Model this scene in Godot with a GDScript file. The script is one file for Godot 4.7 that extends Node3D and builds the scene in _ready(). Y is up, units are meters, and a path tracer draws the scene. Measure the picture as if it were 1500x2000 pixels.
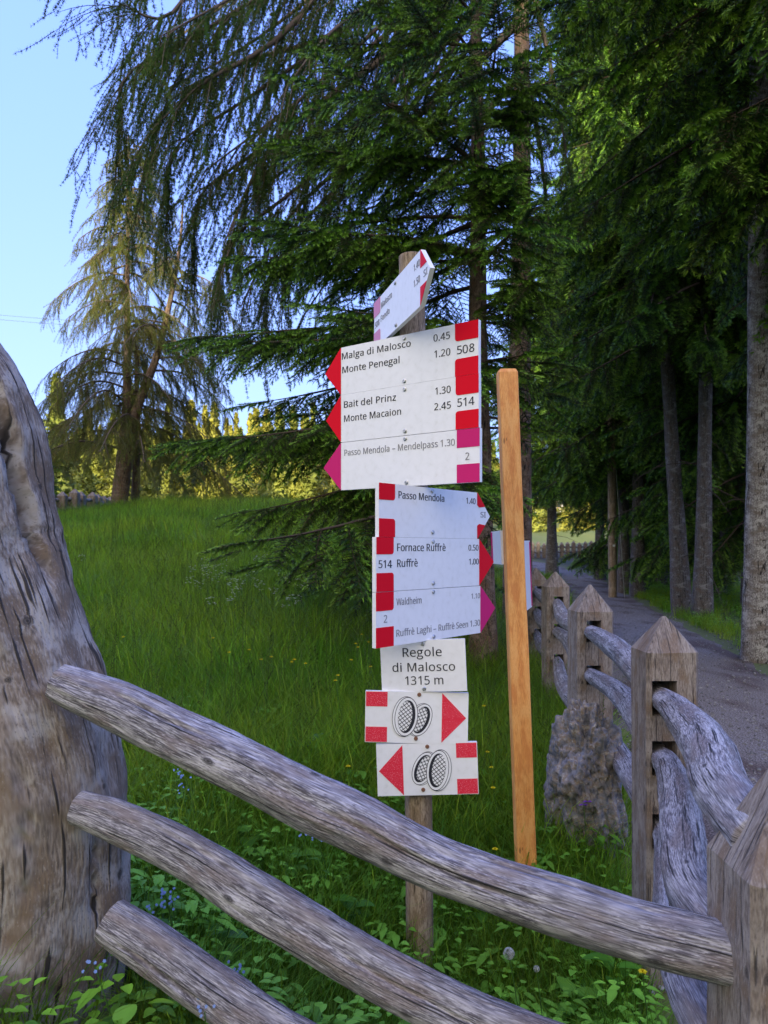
extends Node3D
# A waymarked meadow corner under larches and spruces, in evening shade.
const F := 1511.0      # focal length in photograph pixels
const HOR := 1074.0    # row of the horizon
const EYE := 1.5       # height of the eye above y = 0
var rng := RandomNumberGenerator.new()
var mat := {}
var used := {}

# ------------------------------------------------------------------ helpers
func at(px: float, py: float, d: float) -> Vector3:
	return Vector3((px - 750.0) / F * d, EYE + (HOR - py) / F * d, -d)

func lin(r: float, g: float, b: float) -> Color:
	return Color(r, g, b).linear_to_srgb()

func ss(a: float, b: float, x: float) -> float:
	var t := clampf((x - a) / (b - a), 0.0, 1.0)
	return t * t * (3.0 - 2.0 * t)

func numbered(called: String) -> String:
	var k: int = used.get(called, 0)
	used[called] = k + 1
	return called if k == 0 else "%s_%03d" % [called, k]

func thing(called: String, label: String, category: String, where := Vector3.ZERO, group := "") -> Node3D:
	var o := Node3D.new()
	o.name = numbered(called)
	add_child(o)
	o.position = where
	tag(o, label, category, group)
	return o

func tag(o: Node, label: String, category: String, group := "", kind := "") -> void:
	if label: o.set_meta("label", label)
	if category: o.set_meta("category", category)
	if group: o.set_meta("group", group)
	if kind: o.set_meta("kind", kind)

func obj(called: String, mesh: Mesh, m: Material, parent: Node = null, where := Vector3.ZERO) -> MeshInstance3D:
	var o := MeshInstance3D.new()
	o.mesh = mesh
	o.material_override = m
	o.name = called if parent else numbered(called)
	(parent if parent else self).add_child(o, true)
	o.position = where
	return o

func copies(called: String, mesh: Mesh, m: Material, xf: Array, cols: Array, parent: Node = null) -> MultiMeshInstance3D:
	var mm := MultiMesh.new()
	mm.transform_format = MultiMesh.TRANSFORM_3D
	mm.use_colors = cols.size() > 0
	mm.mesh = mesh
	mm.instance_count = xf.size()
	for i in xf.size():
		mm.set_instance_transform(i, xf[i])
		if cols.size(): mm.set_instance_color(i, cols[i])
	var o := MultiMeshInstance3D.new()
	o.multimesh = mm
	o.material_override = m
	o.name = called if parent else numbered(called)
	(parent if parent else self).add_child(o, true)
	o.set_meta("kind", "stuff")
	return o

class B:
	var v := PackedVector3Array()
	var n := PackedVector3Array()
	var uv := PackedVector2Array()
	var c := PackedColorArray()
	var ix := PackedInt32Array()
	func vert(p: Vector3, nn: Vector3, t: Vector2, col: Color) -> int:
		v.append(p); n.append(nn); uv.append(t); c.append(col)
		return v.size() - 1
	func face(a: int, b: int, d: int) -> void:
		if (v[b] - v[a]).cross(v[d] - v[a]).dot(n[a] + n[b] + n[d]) > 0.0:
			ix.append(a); ix.append(d); ix.append(b)
		else:
			ix.append(a); ix.append(b); ix.append(d)
	func tri(p: Vector3, q: Vector3, r: Vector3, nn: Vector3, col: Color) -> void:
		var a := vert(p, nn, Vector2(0, 0), col)
		vert(q, nn, Vector2(1, 0), col); vert(r, nn, Vector2(0.5, 1), col)
		face(a, a + 1, a + 2)
	func quad(p: Vector3, q: Vector3, r: Vector3, s: Vector3, nn: Vector3, col: Color) -> void:
		var a := vert(p, nn, Vector2(0, 0), col)
		vert(q, nn, Vector2(1, 0), col); vert(r, nn, Vector2(1, 1), col); vert(s, nn, Vector2(0, 1), col)
		face(a, a + 1, a + 2); face(a, a + 2, a + 3)
	func tube(pts: Array, rad: Array, sides: int, col: Color, vs := 1.0) -> void:
		var first := v.size()
		var side := Vector3.ZERO
		var along := 0.0
		for k in pts.size():
			var dir: Vector3 = (pts[mini(k + 1, pts.size() - 1)] - pts[maxi(k - 1, 0)]).normalized()
			if k == 0: side = dir.cross(Vector3(0.31, 0.17, 0.93)).normalized()
			else: along += pts[k].distance_to(pts[k - 1])
			side = (side - dir * side.dot(dir)).normalized()
			var up := dir.cross(side)
			for j in sides + 1:
				var a := TAU * j / sides
				var o := side * cos(a) + up * sin(a)
				vert(pts[k] + o * rad[k], o, Vector2(float(j) / sides, along * vs), col)
		for k in pts.size() - 1:
			for j in sides:
				var a := first + k * (sides + 1) + j
				var b := a + sides + 1
				face(a, a + 1, b); face(a + 1, b + 1, b)
	func mesh() -> ArrayMesh:
		var arr := []
		arr.resize(Mesh.ARRAY_MAX)
		arr[Mesh.ARRAY_VERTEX] = v
		arr[Mesh.ARRAY_NORMAL] = n
		arr[Mesh.ARRAY_TEX_UV] = uv
		arr[Mesh.ARRAY_COLOR] = c
		arr[Mesh.ARRAY_INDEX] = ix
		var m := ArrayMesh.new()
		m.add_surface_from_arrays(Mesh.PRIMITIVE_TRIANGLES, arr)
		return m

# a sheet of rows x cols points; normals from its neighbours; out: a point inside (or Vector3.INF: normals up)
func grid(P: PackedVector3Array, rows: int, cols: int, uv: PackedVector2Array, sign := 1.0, col := PackedColorArray()) -> ArrayMesh:
	var b := B.new()
	var wrap := P[cols * (rows / 2)].is_equal_approx(P[cols * (rows / 2) + cols - 1])
	for r in rows:
		for k in cols:
			var r0 := maxi(r - 1, 0)
			var r1 := mini(r + 1, rows - 1)
			var k0 := k - 1
			var k1 := k + 1
			if wrap:
				if k0 < 0: k0 = cols - 2
				if k1 > cols - 1: k1 = 1
			else:
				k0 = maxi(k0, 0)
				k1 = mini(k1, cols - 1)
			var nn := (P[r1 * cols + k] - P[r0 * cols + k]).cross(P[r * cols + k1] - P[r * cols + k0])
			if nn.length_squared() < 1e-18:
				nn = (P[r1 * cols + k] - P[r0 * cols + k])
				if r < rows / 2: nn = -nn
				b.vert(P[r * cols + k], nn.normalized(), uv[r * cols + k], col[r * cols + k] if col.size() else Color.WHITE)
			else:
				b.vert(P[r * cols + k], nn.normalized() * sign, uv[r * cols + k], col[r * cols + k] if col.size() else Color.WHITE)
	for r in rows - 1:
		for k in cols - 1:
			var a := r * cols + k
			b.face(a, a + 1, a + cols)
			b.face(a + 1, a + cols + 1, a + cols)
	return b.mesh()

func curve(pts: Array, n: int) -> Array:
	# Catmull-Rom through pts (floats or vectors), n samples
	var out := []
	var last := pts.size() - 1
	for i in n:
		var f := float(i) / (n - 1) * last
		var k := mini(int(f), last - 1)
		var t := f - k
		var p0 = pts[maxi(k - 1, 0)]
		var p1 = pts[k]
		var p2 = pts[k + 1]
		var p3 = pts[mini(k + 2, last)]
		out.append((p1 * 2.0 + (p2 - p0) * t + (p0 * 2.0 - p1 * 5.0 + p2 * 4.0 - p3) * t * t + (p1 * 3.0 - p0 - p2 * 3.0 + p3) * t * t * t) * 0.5)
	return out

# a weathered log: swept ring with lumps, grooves and rounded ends
func log_mesh(ctrl: Array, rads: Array, rows: int, sides: int, sd: int, amp: float, square := 2.0, turn := 0.0, vs := 1.0, cracks: Array = []) -> ArrayMesh:
	var no := FastNoiseLite.new()
	no.seed = sd
	no.frequency = 1.0
	var pts := curve(ctrl, rows)
	var rr := curve(rads, rows)
	var P := PackedVector3Array()
	var U := PackedVector2Array()
	var total := 0.0
	for k in rows - 1: total += pts[k].distance_to(pts[k + 1])
	var side := Vector3.ZERO
	var along := 0.0
	var all := rows + 6
	for q in all:
		var k := clampi(q - 3, 0, rows - 1)
		var shrink := 1.0
		var push := 0.0
		if q < 3:
			shrink = [0.0, 0.84, 0.96][q]
			push = [-0.09, -0.085, -0.05][q]
		elif q >= rows + 3:
			shrink = [0.93, 0.72, 0.0][q - rows - 3]
			push = [0.06, 0.12, 0.13][q - rows - 3]
		var dir: Vector3 = (pts[mini(k + 1, rows - 1)] - pts[maxi(k - 1, 0)]).normalized()
		if q == 0: side = dir.cross(Vector3(0.02, 0.03, 1.0)).normalized()
		elif q > 3 and q < rows + 3: along += pts[k].distance_to(pts[k - 1])
		side = (side - dir * side.dot(dir)).normalized()
		var up := dir.cross(side)
		for j in sides + 1:
			var a := TAU * (j % sides) / sides + turn
			var c := cos(a)
			var s := sin(a)
			var se := pow(pow(absf(c), square) + pow(absf(s), square), -1.0 / square)
			var r: float = rr[k] * se
			r *= 1.0 + amp * (no.get_noise_3d(c * 1.3, s * 1.3, along * 3.2) * 1.2 + 0.45 * no.get_noise_3d(c * 4.0, s * 4.0, along * 9.0))
			r *= 1.0 + amp * 0.22 * no.get_noise_3d(c * 16.0, s * 16.0, along * 4.0)
			for ck in cracks:   # [t0, t1, angle, half width, depth, drift]
				var t := along / total
				if t > ck[0] and t < ck[1]:
					var e := sin(PI * (t - ck[0]) / (ck[1] - ck[0]))
					var da: float = absf(wrapf(a - ck[2] - ck[5] * (t - ck[0]) - 0.06 * no.get_noise_1d(along * 14.0), -PI, PI))
					var wd: float = ck[3] * sqrt(e)
					if da < wd: r -= ck[4] * e * (1.0 - da / wd)
			var o := side * cos(a - turn) + up * sin(a - turn)
			P.append(pts[k] + o * r * shrink + dir * push * rr[k])
			U.append(Vector2(float(j) / sides, (along + push * rr[k]) * vs))
	return grid(P, all, sides + 1, U, 1.0)

# upright prism of a plan outline with rows of jitter and a chamfered or pointed top
func prism(half: Vector2, y0: float, y1: float, top: float, inset: float, jit: float, sd: int, per := 4, rows := 10) -> ArrayMesh:
	var no := FastNoiseLite.new()
	no.seed = sd
	no.frequency = 6.0
	var ring := []
	var ch := minf(half.x, half.y) * 0.12
	var cor := [Vector2(-half.x, -half.y), Vector2(half.x, -half.y), Vector2(half.x, half.y), Vector2(-half.x, half.y)]
	for k in 4:
		var a: Vector2 = cor[k]
		var b: Vector2 = cor[(k + 1) % 4]
		var e := (b - a).normalized()
		for i in per + 1: ring.append((a + e * ch).lerp(b - e * ch, float(i) / per))
	var m := ring.size()
	var b := B.new()
	var lay := []
	for r in rows + 1: lay.append([lerpf(y0, y1, float(r) / rows), 1.0])
	var ts := 5 if inset < 0.5 else 1
	for r in ts: lay.append([y1 + top * (r + 1) / ts, lerpf(1.0, inset, float(r + 1) / ts)])
	var pos := []
	for l in lay:
		var row := []
		for p in ring:
			var q := Vector3(p.x * l[1], l[0], p.y * l[1])
			var f := no.get_noise_3d(q.x, q.y * 0.35, q.z)
			row.append(q + Vector3(p.x, 0, p.y).normalized() * f * jit * l[1] + Vector3(0, jit * no.get_noise_3d(q.z + 5.0, q.y, q.x) * (0.0 if l[0] < y1 else 1.0), 0))
		pos.append(row)
	var put := func(A: Vector3, C: Vector3, D: Vector3):
		var nn := (C - A).cross(D - A).normalized()
		var mid := (A + C + D) / 3.0
		if nn.dot(Vector3(mid.x, (mid.y - (y0 + y1) * 0.5) * 0.2, mid.z)) < 0.0: nn = -nn
		b.tri(A, C, D, nn, Color.WHITE)
	for r in pos.size() - 1:
		for k in m:
			var k1 := (k + 1) % m
			put.call(pos[r][k], pos[r][k1], pos[r + 1][k])
			put.call(pos[r][k1], pos[r + 1][k1], pos[r + 1][k])
	for cap in [0, pos.size() - 1]:
		var mid := Vector3.ZERO
		for p in pos[cap]: mid += p / m
		for k in m:
			var A: Vector3 = pos[cap][k]
			var C: Vector3 = pos[cap][(k + 1) % m]
			b.tri(A, C, mid, Vector3.DOWN if cap == 0 else Vector3.UP, Color.WHITE)
	return b.mesh()

func extrude(poly: PackedVector2Array, z0: float, z1: float) -> ArrayMesh:
	var b := B.new()
	var t := Geometry2D.triangulate_polygon(poly)
	for k in range(0, t.size(), 3):
		for z in [z0, z1]:
			b.tri(Vector3(poly[t[k]].x, poly[t[k]].y, z), Vector3(poly[t[k + 1]].x, poly[t[k + 1]].y, z), Vector3(poly[t[k + 2]].x, poly[t[k + 2]].y, z), Vector3(0, 0, 1 if z == z1 else -1), Color.WHITE)
	var cw := Geometry2D.is_polygon_clockwise(poly)
	for k in poly.size():
		var p := poly[k]
		var q := poly[(k + 1) % poly.size()]
		var e := (q - p).normalized()
		var nn := Vector3(e.y, -e.x, 0)
		if cw: nn = -nn
		b.quad(Vector3(p.x, p.y, z0), Vector3(q.x, q.y, z0), Vector3(q.x, q.y, z1), Vector3(p.x, p.y, z1), nn, Color.WHITE)
	return b.mesh()

func boxm(b: B, c: Vector3, s: Vector3) -> void:
	for ax in 3:
		for sg in [-1.0, 1.0]:
			var nn := Vector3.ZERO
			nn[ax] = sg
			var u := Vector3.ZERO
			var w := Vector3.ZERO
			u[(ax + 1) % 3] = s[(ax + 1) % 3] * 0.5
			w[(ax + 2) % 3] = s[(ax + 2) % 3] * 0.5
			var o := c + nn * s[ax] * 0.5
			b.quad(o - u - w, o + u - w, o + u + w, o - u + w, nn, Color.WHITE)

# ------------------------------------------------------------------ textures and materials
func field(w: int, h: int, w2: int, h2: int, freq: float, sd: int, ridged := false) -> PackedByteArray:
	var no := FastNoiseLite.new()
	no.seed = sd
	no.frequency = freq
	no.fractal_octaves = 4
	if ridged: no.fractal_type = FastNoiseLite.FRACTAL_RIDGED
	var im := no.get_seamless_image(w, h, false, false, 0.2)
	im.convert(Image.FORMAT_L8)
	if w2 != w or h2 != h: im.resize(w2, h2, Image.INTERPOLATE_CUBIC)
	return im.get_data()

# grain runs along v; colours are linear base colours
func wood(sd: int, dark: Color, mid: Color, light: Color, warm: Color, crack := 1.0, knots := 6, relief := 0.25, rough := 0.85, grain := 0.05, stripe := 1.0, patch := 1.0) -> StandardMaterial3D:
	var w := 512
	var h := 1024
	var fine := field(w, 230, w, h, 0.16, sd)
	var broad := field(w, 36, w, h, grain * 0.5, sd + 1)
	var spots := field(w, h, w, h, 0.009, sd + 2)
	var rid := field(w, 64, w, h, 0.02, sd + 3, true)
	var speck := field(w, 512, w, h, 0.22, sd + 4)
	var px := PackedByteArray()
	var hp := PackedByteArray()
	px.resize(w * h * 3)
	hp.resize(w * h)
	var d := dark.linear_to_srgb()
	var m := mid.linear_to_srgb()
	var l := light.linear_to_srgb()
	var wm := warm.linear_to_srgb()
	var r := RandomNumberGenerator.new()
	r.seed = sd
	var kn := []
	for k in knots: kn.append([r.randf() * w, r.randf() * h, r.randf_range(5.0, 13.0)])
	for y in h:
		var near := []
		for k in kn:
			if absf(y - k[1]) < 60.0: near.append(k)
		for x in w:
			var i := y * w + x
			var j := i
			var ring := 0.0
			for k in near:
				var dx: float = (x - k[0]) / k[2]
				var dy: float = (y - k[1]) / (k[2] * 0.8)
				var q := dx * dx + dy * dy
				if q < 9.0:
					if q < 1.6: ring = maxf(ring, (1.0 - q / 1.6) * (0.75 + 0.25 * sin(sqrt(q) * 12.0 + dx * 2.0)))
					else: j = y * w + posmod(int(x + 6.0 * signf(dx) * exp(-q * 0.35)), w)
			var g := fine[j] * 0.0058 + broad[j] * 0.0024 - 0.55
			var cr := maxf(0.0, (rid[j] - 204.0) / 16.0) * crack
			var p := spots[i] / 255.0
			var col := m
			if g > 0.5: col = m.lerp(l, minf(1.0, (g - 0.5) * 2.0 * stripe))
			else: col = m.lerp(d, minf(1.0, (0.5 - g) * 2.0 * stripe))
			if p > 0.55: col = col.lerp(wm, minf(0.75 * patch, (p - 0.55) * 4.0 * patch))
			elif p < 0.42: col = col.lerp(l, minf(0.8, (0.42 - p) * 4.0 * patch))
			if speck[i] > 176: col = col.lerp(l, minf(0.7, (speck[i] - 176) * 0.03) * stripe)
			elif speck[i] < 80: col = col.lerp(d, minf(0.7, (80 - speck[i]) * 0.03) * stripe)
			col = col.lerp(d * 0.55, clampf(cr * 0.8 + ring, 0.0, 0.92))
			px[i * 3] = int(clampf(col.r, 0, 1) * 255)
			px[i * 3 + 1] = int(clampf(col.g, 0, 1) * 255)
			px[i * 3 + 2] = int(clampf(col.b, 0, 1) * 255)
			hp[i] = int(clampf(0.75 + 0.3 * (g - 0.5) - cr * 0.6 - ring * 0.15, 0, 1) * 255)
	var s := StandardMaterial3D.new()
	s.albedo_texture = ImageTexture.create_from_image(Image.create_from_data(w, h, false, Image.FORMAT_RGB8, px))
	s.heightmap_enabled = relief > 0.0
	if relief > 0.0:
		s.heightmap_texture = ImageTexture.create_from_image(Image.create_from_data(w, h, false, Image.FORMAT_L8, hp))
		s.heightmap_scale = relief
	s.roughness = rough
	return s

func planar(m: StandardMaterial3D, scale: Vector3) -> StandardMaterial3D:
	var s: StandardMaterial3D = m.duplicate()
	s.uv1_triplanar = true
	s.uv1_scale = scale
	s.uv1_triplanar_sharpness = 6.0
	return s

func plain(c: Color, rough := 0.7, spec := 0.4) -> StandardMaterial3D:
	var s := StandardMaterial3D.new()
	s.albedo_color = c.linear_to_srgb()
	s.roughness = rough
	s.metallic_specular = spec
	return s

func leafy(back: float, rough := 0.6) -> StandardMaterial3D:
	var s := StandardMaterial3D.new()
	s.vertex_color_use_as_albedo = true
	s.roughness = rough
	s.metallic_specular = 0.3
	s.cull_mode = BaseMaterial3D.CULL_DISABLED
	if back > 0.0:
		s.backlight_enabled = true
		s.backlight = Color(back, back, back * 0.6).linear_to_srgb()
	return s

func ramp_noise(sd: int, freq: float, stops: Array, size := 512, cell := false) -> NoiseTexture2D:
	var no := FastNoiseLite.new()
	no.seed = sd
	no.frequency = freq
	no.fractal_octaves = 5
	if cell: no.noise_type = FastNoiseLite.TYPE_CELLULAR
	var g := Gradient.new()
	var off := PackedFloat32Array()
	var cs := PackedColorArray()
	for s in stops:
		off.append(s[0])
		cs.append((s[1] as Color).linear_to_srgb())
	g.offsets = off
	g.colors = cs
	var t := NoiseTexture2D.new()
	t.width = size
	t.height = size
	t.seamless = true
	t.noise = no
	t.color_ramp = g
	return t

func materials() -> void:
	mat.rail = wood(11, Color(0.055, 0.048, 0.055), Color(0.2, 0.188, 0.205), Color(0.46, 0.44, 0.46), Color(0.17, 0.13, 0.12), 1.5, 12, 0.35, 0.8, 0.05, 1.05, 0.75)
	mat.trunk_post = wood(21, Color(0.08, 0.06, 0.045), Color(0.225, 0.178, 0.14), Color(0.37, 0.335, 0.3), Color(0.165, 0.118, 0.08), 1.4, 12, 0.45, 0.85, 0.05, 0.7, 1.4)
	mat.trunk_post.uv1_scale = Vector3(2, 1, 1)
	mat.post = planar(wood(31, Color(0.1, 0.078, 0.066), Color(0.2, 0.158, 0.128), Color(0.29, 0.25, 0.215), Color(0.16, 0.105, 0.065), 1.0, 8, 0.3), Vector3(3.1, 0.9, 3.1))
	mat.pole = wood(41, Color(0.11, 0.075, 0.045), Color(0.27, 0.195, 0.125), Color(0.38, 0.3, 0.21), Color(0.22, 0.15, 0.085), 0.7, 7, 0.2)
	mat.stake = planar(wood(51, Color(0.56, 0.19, 0.045), Color(0.78, 0.33, 0.075), Color(0.84, 0.42, 0.13), Color(0.64, 0.22, 0.05), 0.0, 9, 0.08, 0.6, 0.03), Vector3(6.0, 0.7, 6.0))
	mat.bark = wood(61, Color(0.025, 0.021, 0.018), Color(0.11, 0.095, 0.085), Color(0.26, 0.25, 0.24), Color(0.11, 0.08, 0.06), 1.2, 0, 1.6, 0.95, 0.2)
	mat.bark_pale = wood(66, Color(0.06, 0.052, 0.048), Color(0.24, 0.225, 0.22), Color(0.46, 0.45, 0.44), Color(0.14, 0.11, 0.09), 1.0, 14, 1.2, 0.95, 0.2)
	mat.bark_red = wood(71, Color(0.04, 0.025, 0.018), Color(0.15, 0.1, 0.07), Color(0.26, 0.19, 0.14), Color(0.17, 0.095, 0.055), 1.6, 0, 1.6, 0.95, 0.2)
	mat.branch = plain(Color(0.075, 0.055, 0.042), 0.95, 0.2)
	mat.twig = plain(Color(0.13, 0.1, 0.08), 0.95, 0.2)
	mat.needle = leafy(0.2, 0.5)
	mat.larch = leafy(0.6, 0.6)
	mat.grass = leafy(1.0, 0.5)
	mat.leaf = leafy(0.4, 0.45)
	mat.petal = leafy(0.5, 0.6)
	mat.white = plain(Color(0.78, 0.78, 0.8), 0.38, 0.5)
	var grime := ramp_noise(91, 0.02, [[0.0, Color(0.71, 0.71, 0.7)], [0.2, Color(0.775, 0.775, 0.785)], [0.5, Color(0.8, 0.8, 0.815)], [1.0, Color(0.82, 0.82, 0.835)]], 512)
	mat.white.albedo_color = Color.WHITE
	mat.white.albedo_texture = grime
	mat.white.uv1_triplanar = true
	mat.white.uv1_scale = Vector3(3, 3, 3)
	mat.red = plain(Color(0.68, 0.004, 0.018), 0.55, 0.2)
	mat.magenta = plain(Color(0.56, 0.02, 0.15), 0.55, 0.2)
	mat.pink = plain(Color(0.62, 0.2, 0.33), 0.5, 0.5)
	mat.worn = StandardMaterial3D.new()
	mat.worn.albedo_texture = ramp_noise(95, 0.09, [[0.0, Color(0.72, 0.02, 0.045)], [0.66, Color(0.7, 0.03, 0.06)], [0.74, Color(0.76, 0.22, 0.25)], [0.86, Color(0.78, 0.6, 0.62)]], 512)
	mat.worn.uv1_triplanar = true
	mat.worn.uv1_scale = Vector3(7, 7, 7)
	mat.worn.roughness = 0.6
	mat.worn.metallic_specular = 0.2
	mat.ink = plain(Color(0.02, 0.02, 0.03), 0.5)
	mat.faded = plain(Color(0.22, 0.22, 0.24), 0.5)
	mat.steel = plain(Color(0.5, 0.5, 0.5), 0.35, 0.5)
	mat.steel.metallic = 0.9
	mat.rust = plain(Color(0.2, 0.1, 0.06), 0.7)
	mat.rock = StandardMaterial3D.new()
	mat.rock.albedo_texture = ramp_noise(101, 0.02, [[0.0, Color(0.035, 0.035, 0.04)], [0.35, Color(0.11, 0.11, 0.125)], [0.55, Color(0.2, 0.2, 0.215)], [0.68, Color(0.19, 0.13, 0.08)], [0.85, Color(0.38, 0.36, 0.33)]])
	mat.rock.uv1_triplanar = true
	mat.rock.uv1_scale = Vector3(3, 3, 3)
	mat.rock.roughness = 0.95
	mat.rock.heightmap_enabled = true
	mat.rock.heightmap_texture = ramp_noise(103, 0.03, [[0.0, Color(0, 0, 0)], [1.0, Color(1, 1, 1)]], 512, true)
	mat.rock.heightmap_scale = 0.4
	mat.ground = StandardMaterial3D.new()
	mat.ground.vertex_color_use_as_albedo = true
	mat.ground.albedo_texture = ramp_noise(111, 0.03, [[0.0, Color(0.5, 0.5, 0.5)], [0.5, Color(0.8, 0.8, 0.8)], [1.0, Color(1, 1, 1)]])
	mat.ground.uv1_triplanar = true
	mat.ground.uv1_world_triplanar = true
	mat.ground.uv1_scale = Vector3(0.9, 0.9, 0.9)
	mat.ground.roughness = 1.0
	mat.gravel = StandardMaterial3D.new()
	mat.gravel.albedo_texture = ramp_noise(121, 0.09, [[0.0, Color(0.035, 0.027, 0.022)], [0.38, Color(0.1, 0.082, 0.07)], [0.55, Color(0.17, 0.148, 0.133)], [0.75, Color(0.32, 0.29, 0.27)]], 1024)
	mat.gravel.uv1_triplanar = true
	mat.gravel.uv1_world_triplanar = true
	mat.gravel.uv1_scale = Vector3(0.8, 0.8, 0.8)
	mat.gravel.roughness = 0.95
	mat.gravel.vertex_color_use_as_albedo = true
	mat.stone = leafy(0.0, 0.9)

# ------------------------------------------------------------------ terrain
func path_x(d: float) -> float:
	if d < 13.0: return 1.25 + 0.213 * d
	if d < 26.0: return 4.02 + 0.2 * (d - 13.0)
	return 6.62 + 0.2 * (d - 26.0) - 0.012 * (d - 26.0) * (d - 26.0)

func rel(x: float, z: float) -> float:
	var d := -z
	var r := sqrt(x * x + z * z)
	var h := -1.15
	h += 0.26 * exp(-pow((x + 0.9) / 0.7, 2.0) - pow((d - 1.4) / 1.1, 2.0))
	h -= 0.2 * exp(-pow((x - 0.3) / 0.75, 2.0) - pow((d - 2.1) / 0.95, 2.0))
	if d > 0.5:
		var a := x / maxf(d, 1.0)
		var t := clampf((d - 2.0) / 18.0, 0.0, 1.0)
		var prof := t * 0.5 + 0.5 * t * t * (3.0 - 2.0 * t)
		var w := 1.0 - ss(-0.14, 0.22, a)
		h += 2.12 * prof * w
		h -= 0.35 * ss(-0.28, -0.45, a) * ss(8.0, 20.0, d)
		h -= 0.5 * ss(20.5, 27.0, d) * w
		h += 0.65 * ss(18.0, 55.0, d) * (1.0 - w)
		h += 11.5 * ss(30.0, 150.0, d) * (0.6 + 0.4 * w) + 6.0 * ss(130.0, 260.0, d)
		h += 0.5 * ss(0.5, 1.0, a) * ss(6.0, 14.0, r)
	h += 37.5 * ss(60.0, 165.0, r) * ss(-0.15, 0.45, z / maxf(r, 1.0))
	return h

var bump := FastNoiseLite.new()
func gh(x: float, z: float) -> float:
	var r := sqrt(x * x + z * z)
	var off := absf(x - path_x(-z))
	var b := 0.05 * ss(0.8, 1.6, off) if -z > 2.0 and -z < 40.0 else 0.05
	return EYE + rel(x, z) + bump.get_noise_2d(x * 60.0, z * 60.0) * b + bump.get_noise_2d(x * 4.0, z * 4.0) * ((3.0 if z < 0.0 else 1.0) * ss(40.0, 120.0, r))

func forest(x: float, z: float) -> float:
	# 1 where the spruce wood's litter lies
	var d := -z
	if d < 0.0: return 0.0
	return ss(0.5, 1.6, x - path_x(d))

func ground() -> void:
	bump.seed = 5
	bump.frequency = 0.02
	var rows := 236
	var cols := 361
	var P := PackedVector3Array()
	var U := PackedVector2Array()
	var C := PackedColorArray()
	var no := FastNoiseLite.new()
	no.seed = 8
	no.frequency = 0.35
	for q in rows:
		var r := 0.25 * pow(1600.0, pow(float(q) / (rows - 1), 1.0))
		for k in cols:
			var a := TAU * (k % (cols - 1)) / (cols - 1)
			var x := r * sin(a)
			var z := -r * cos(a)
			P.append(Vector3(x, gh(x, z), z))
			U.append(Vector2(x, z))
			var f := forest(x, z)
			var n := 0.5 + 0.5 * no.get_noise_2d(x, z)
			var c := Color(0.11, 0.16, 0.032).lerp(Color(0.19, 0.21, 0.05), n)
			c = c.lerp(Color(0.06, 0.042, 0.028).lerp(Color(0.03, 0.05, 0.015), ss(0.4, 0.7, n)), f * (1.0 - ss(45.0, 60.0, -z)))
			C.append(c)
	tag(obj("ground", grid(P, rows, cols, U, 1.0, C), mat.ground), "", "", "", "structure")
	# the gravel path
	P = PackedVector3Array()
	U = PackedVector2Array()
	C = PackedColorArray()
	var n1 := 150
	for q in n1:
		var d := 0.6 + 39.0 * pow(float(q) / (n1 - 1), 1.4)
		for k in 25:
			var e := (k / 24.0 - 0.5) * 2.0
			var hw := 0.92 + 0.18 * no.get_noise_2d(d * 3.0, signf(e) * 9.0)
			var x := path_x(d) + e * hw
			P.append(Vector3(x, gh(x, -d) + 0.018 - 0.05 * pow(absf(e), 8.0), -d))
			U.append(Vector2(x, d))
			C.append(Color(1.0, 0.98, 0.98).lerp(Color(0.5, 0.36, 0.3), ss(0.1, 0.5, no.get_noise_2d(x * 5.0, d * 2.2) + 0.55 * absf(e) - 0.1)))
	tag(obj("path", grid(P, n1, 25, U, -1.0, C), mat.gravel), "", "", "", "structure")

# ------------------------------------------------------------------ foliage pieces
func needles(b: B, p: Vector3, q: Vector3, n: int, len: float, w: float, c0: Color, c1: Color, r: RandomNumberGenerator, lean := 0.7) -> void:
	var dir := (q - p).normalized()
	var s := dir.cross(Vector3(0.2, 1.0, 0.1)).normalized()
	var u := s.cross(dir)
	for k in n:
		var t := (k + r.randf()) / n
		var o := p.lerp(q, t)
		var a := r.randf() * TAU
		var out := (s * cos(a) + u * sin(a) * 0.75).normalized()
		var tip := o + (out + dir * lean).normalized() * len * r.randf_range(0.75, 1.15)
		var across := out.cross(dir).normalized() * w * 0.5
		b.tri(o - across, o + across, tip, (out + Vector3(0, 0.5, 0)).normalized(), c0.lerp(c1, clampf(t * 1.3 - 0.3 + r.randf_range(-0.15, 0.15), 0, 1)))

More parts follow.
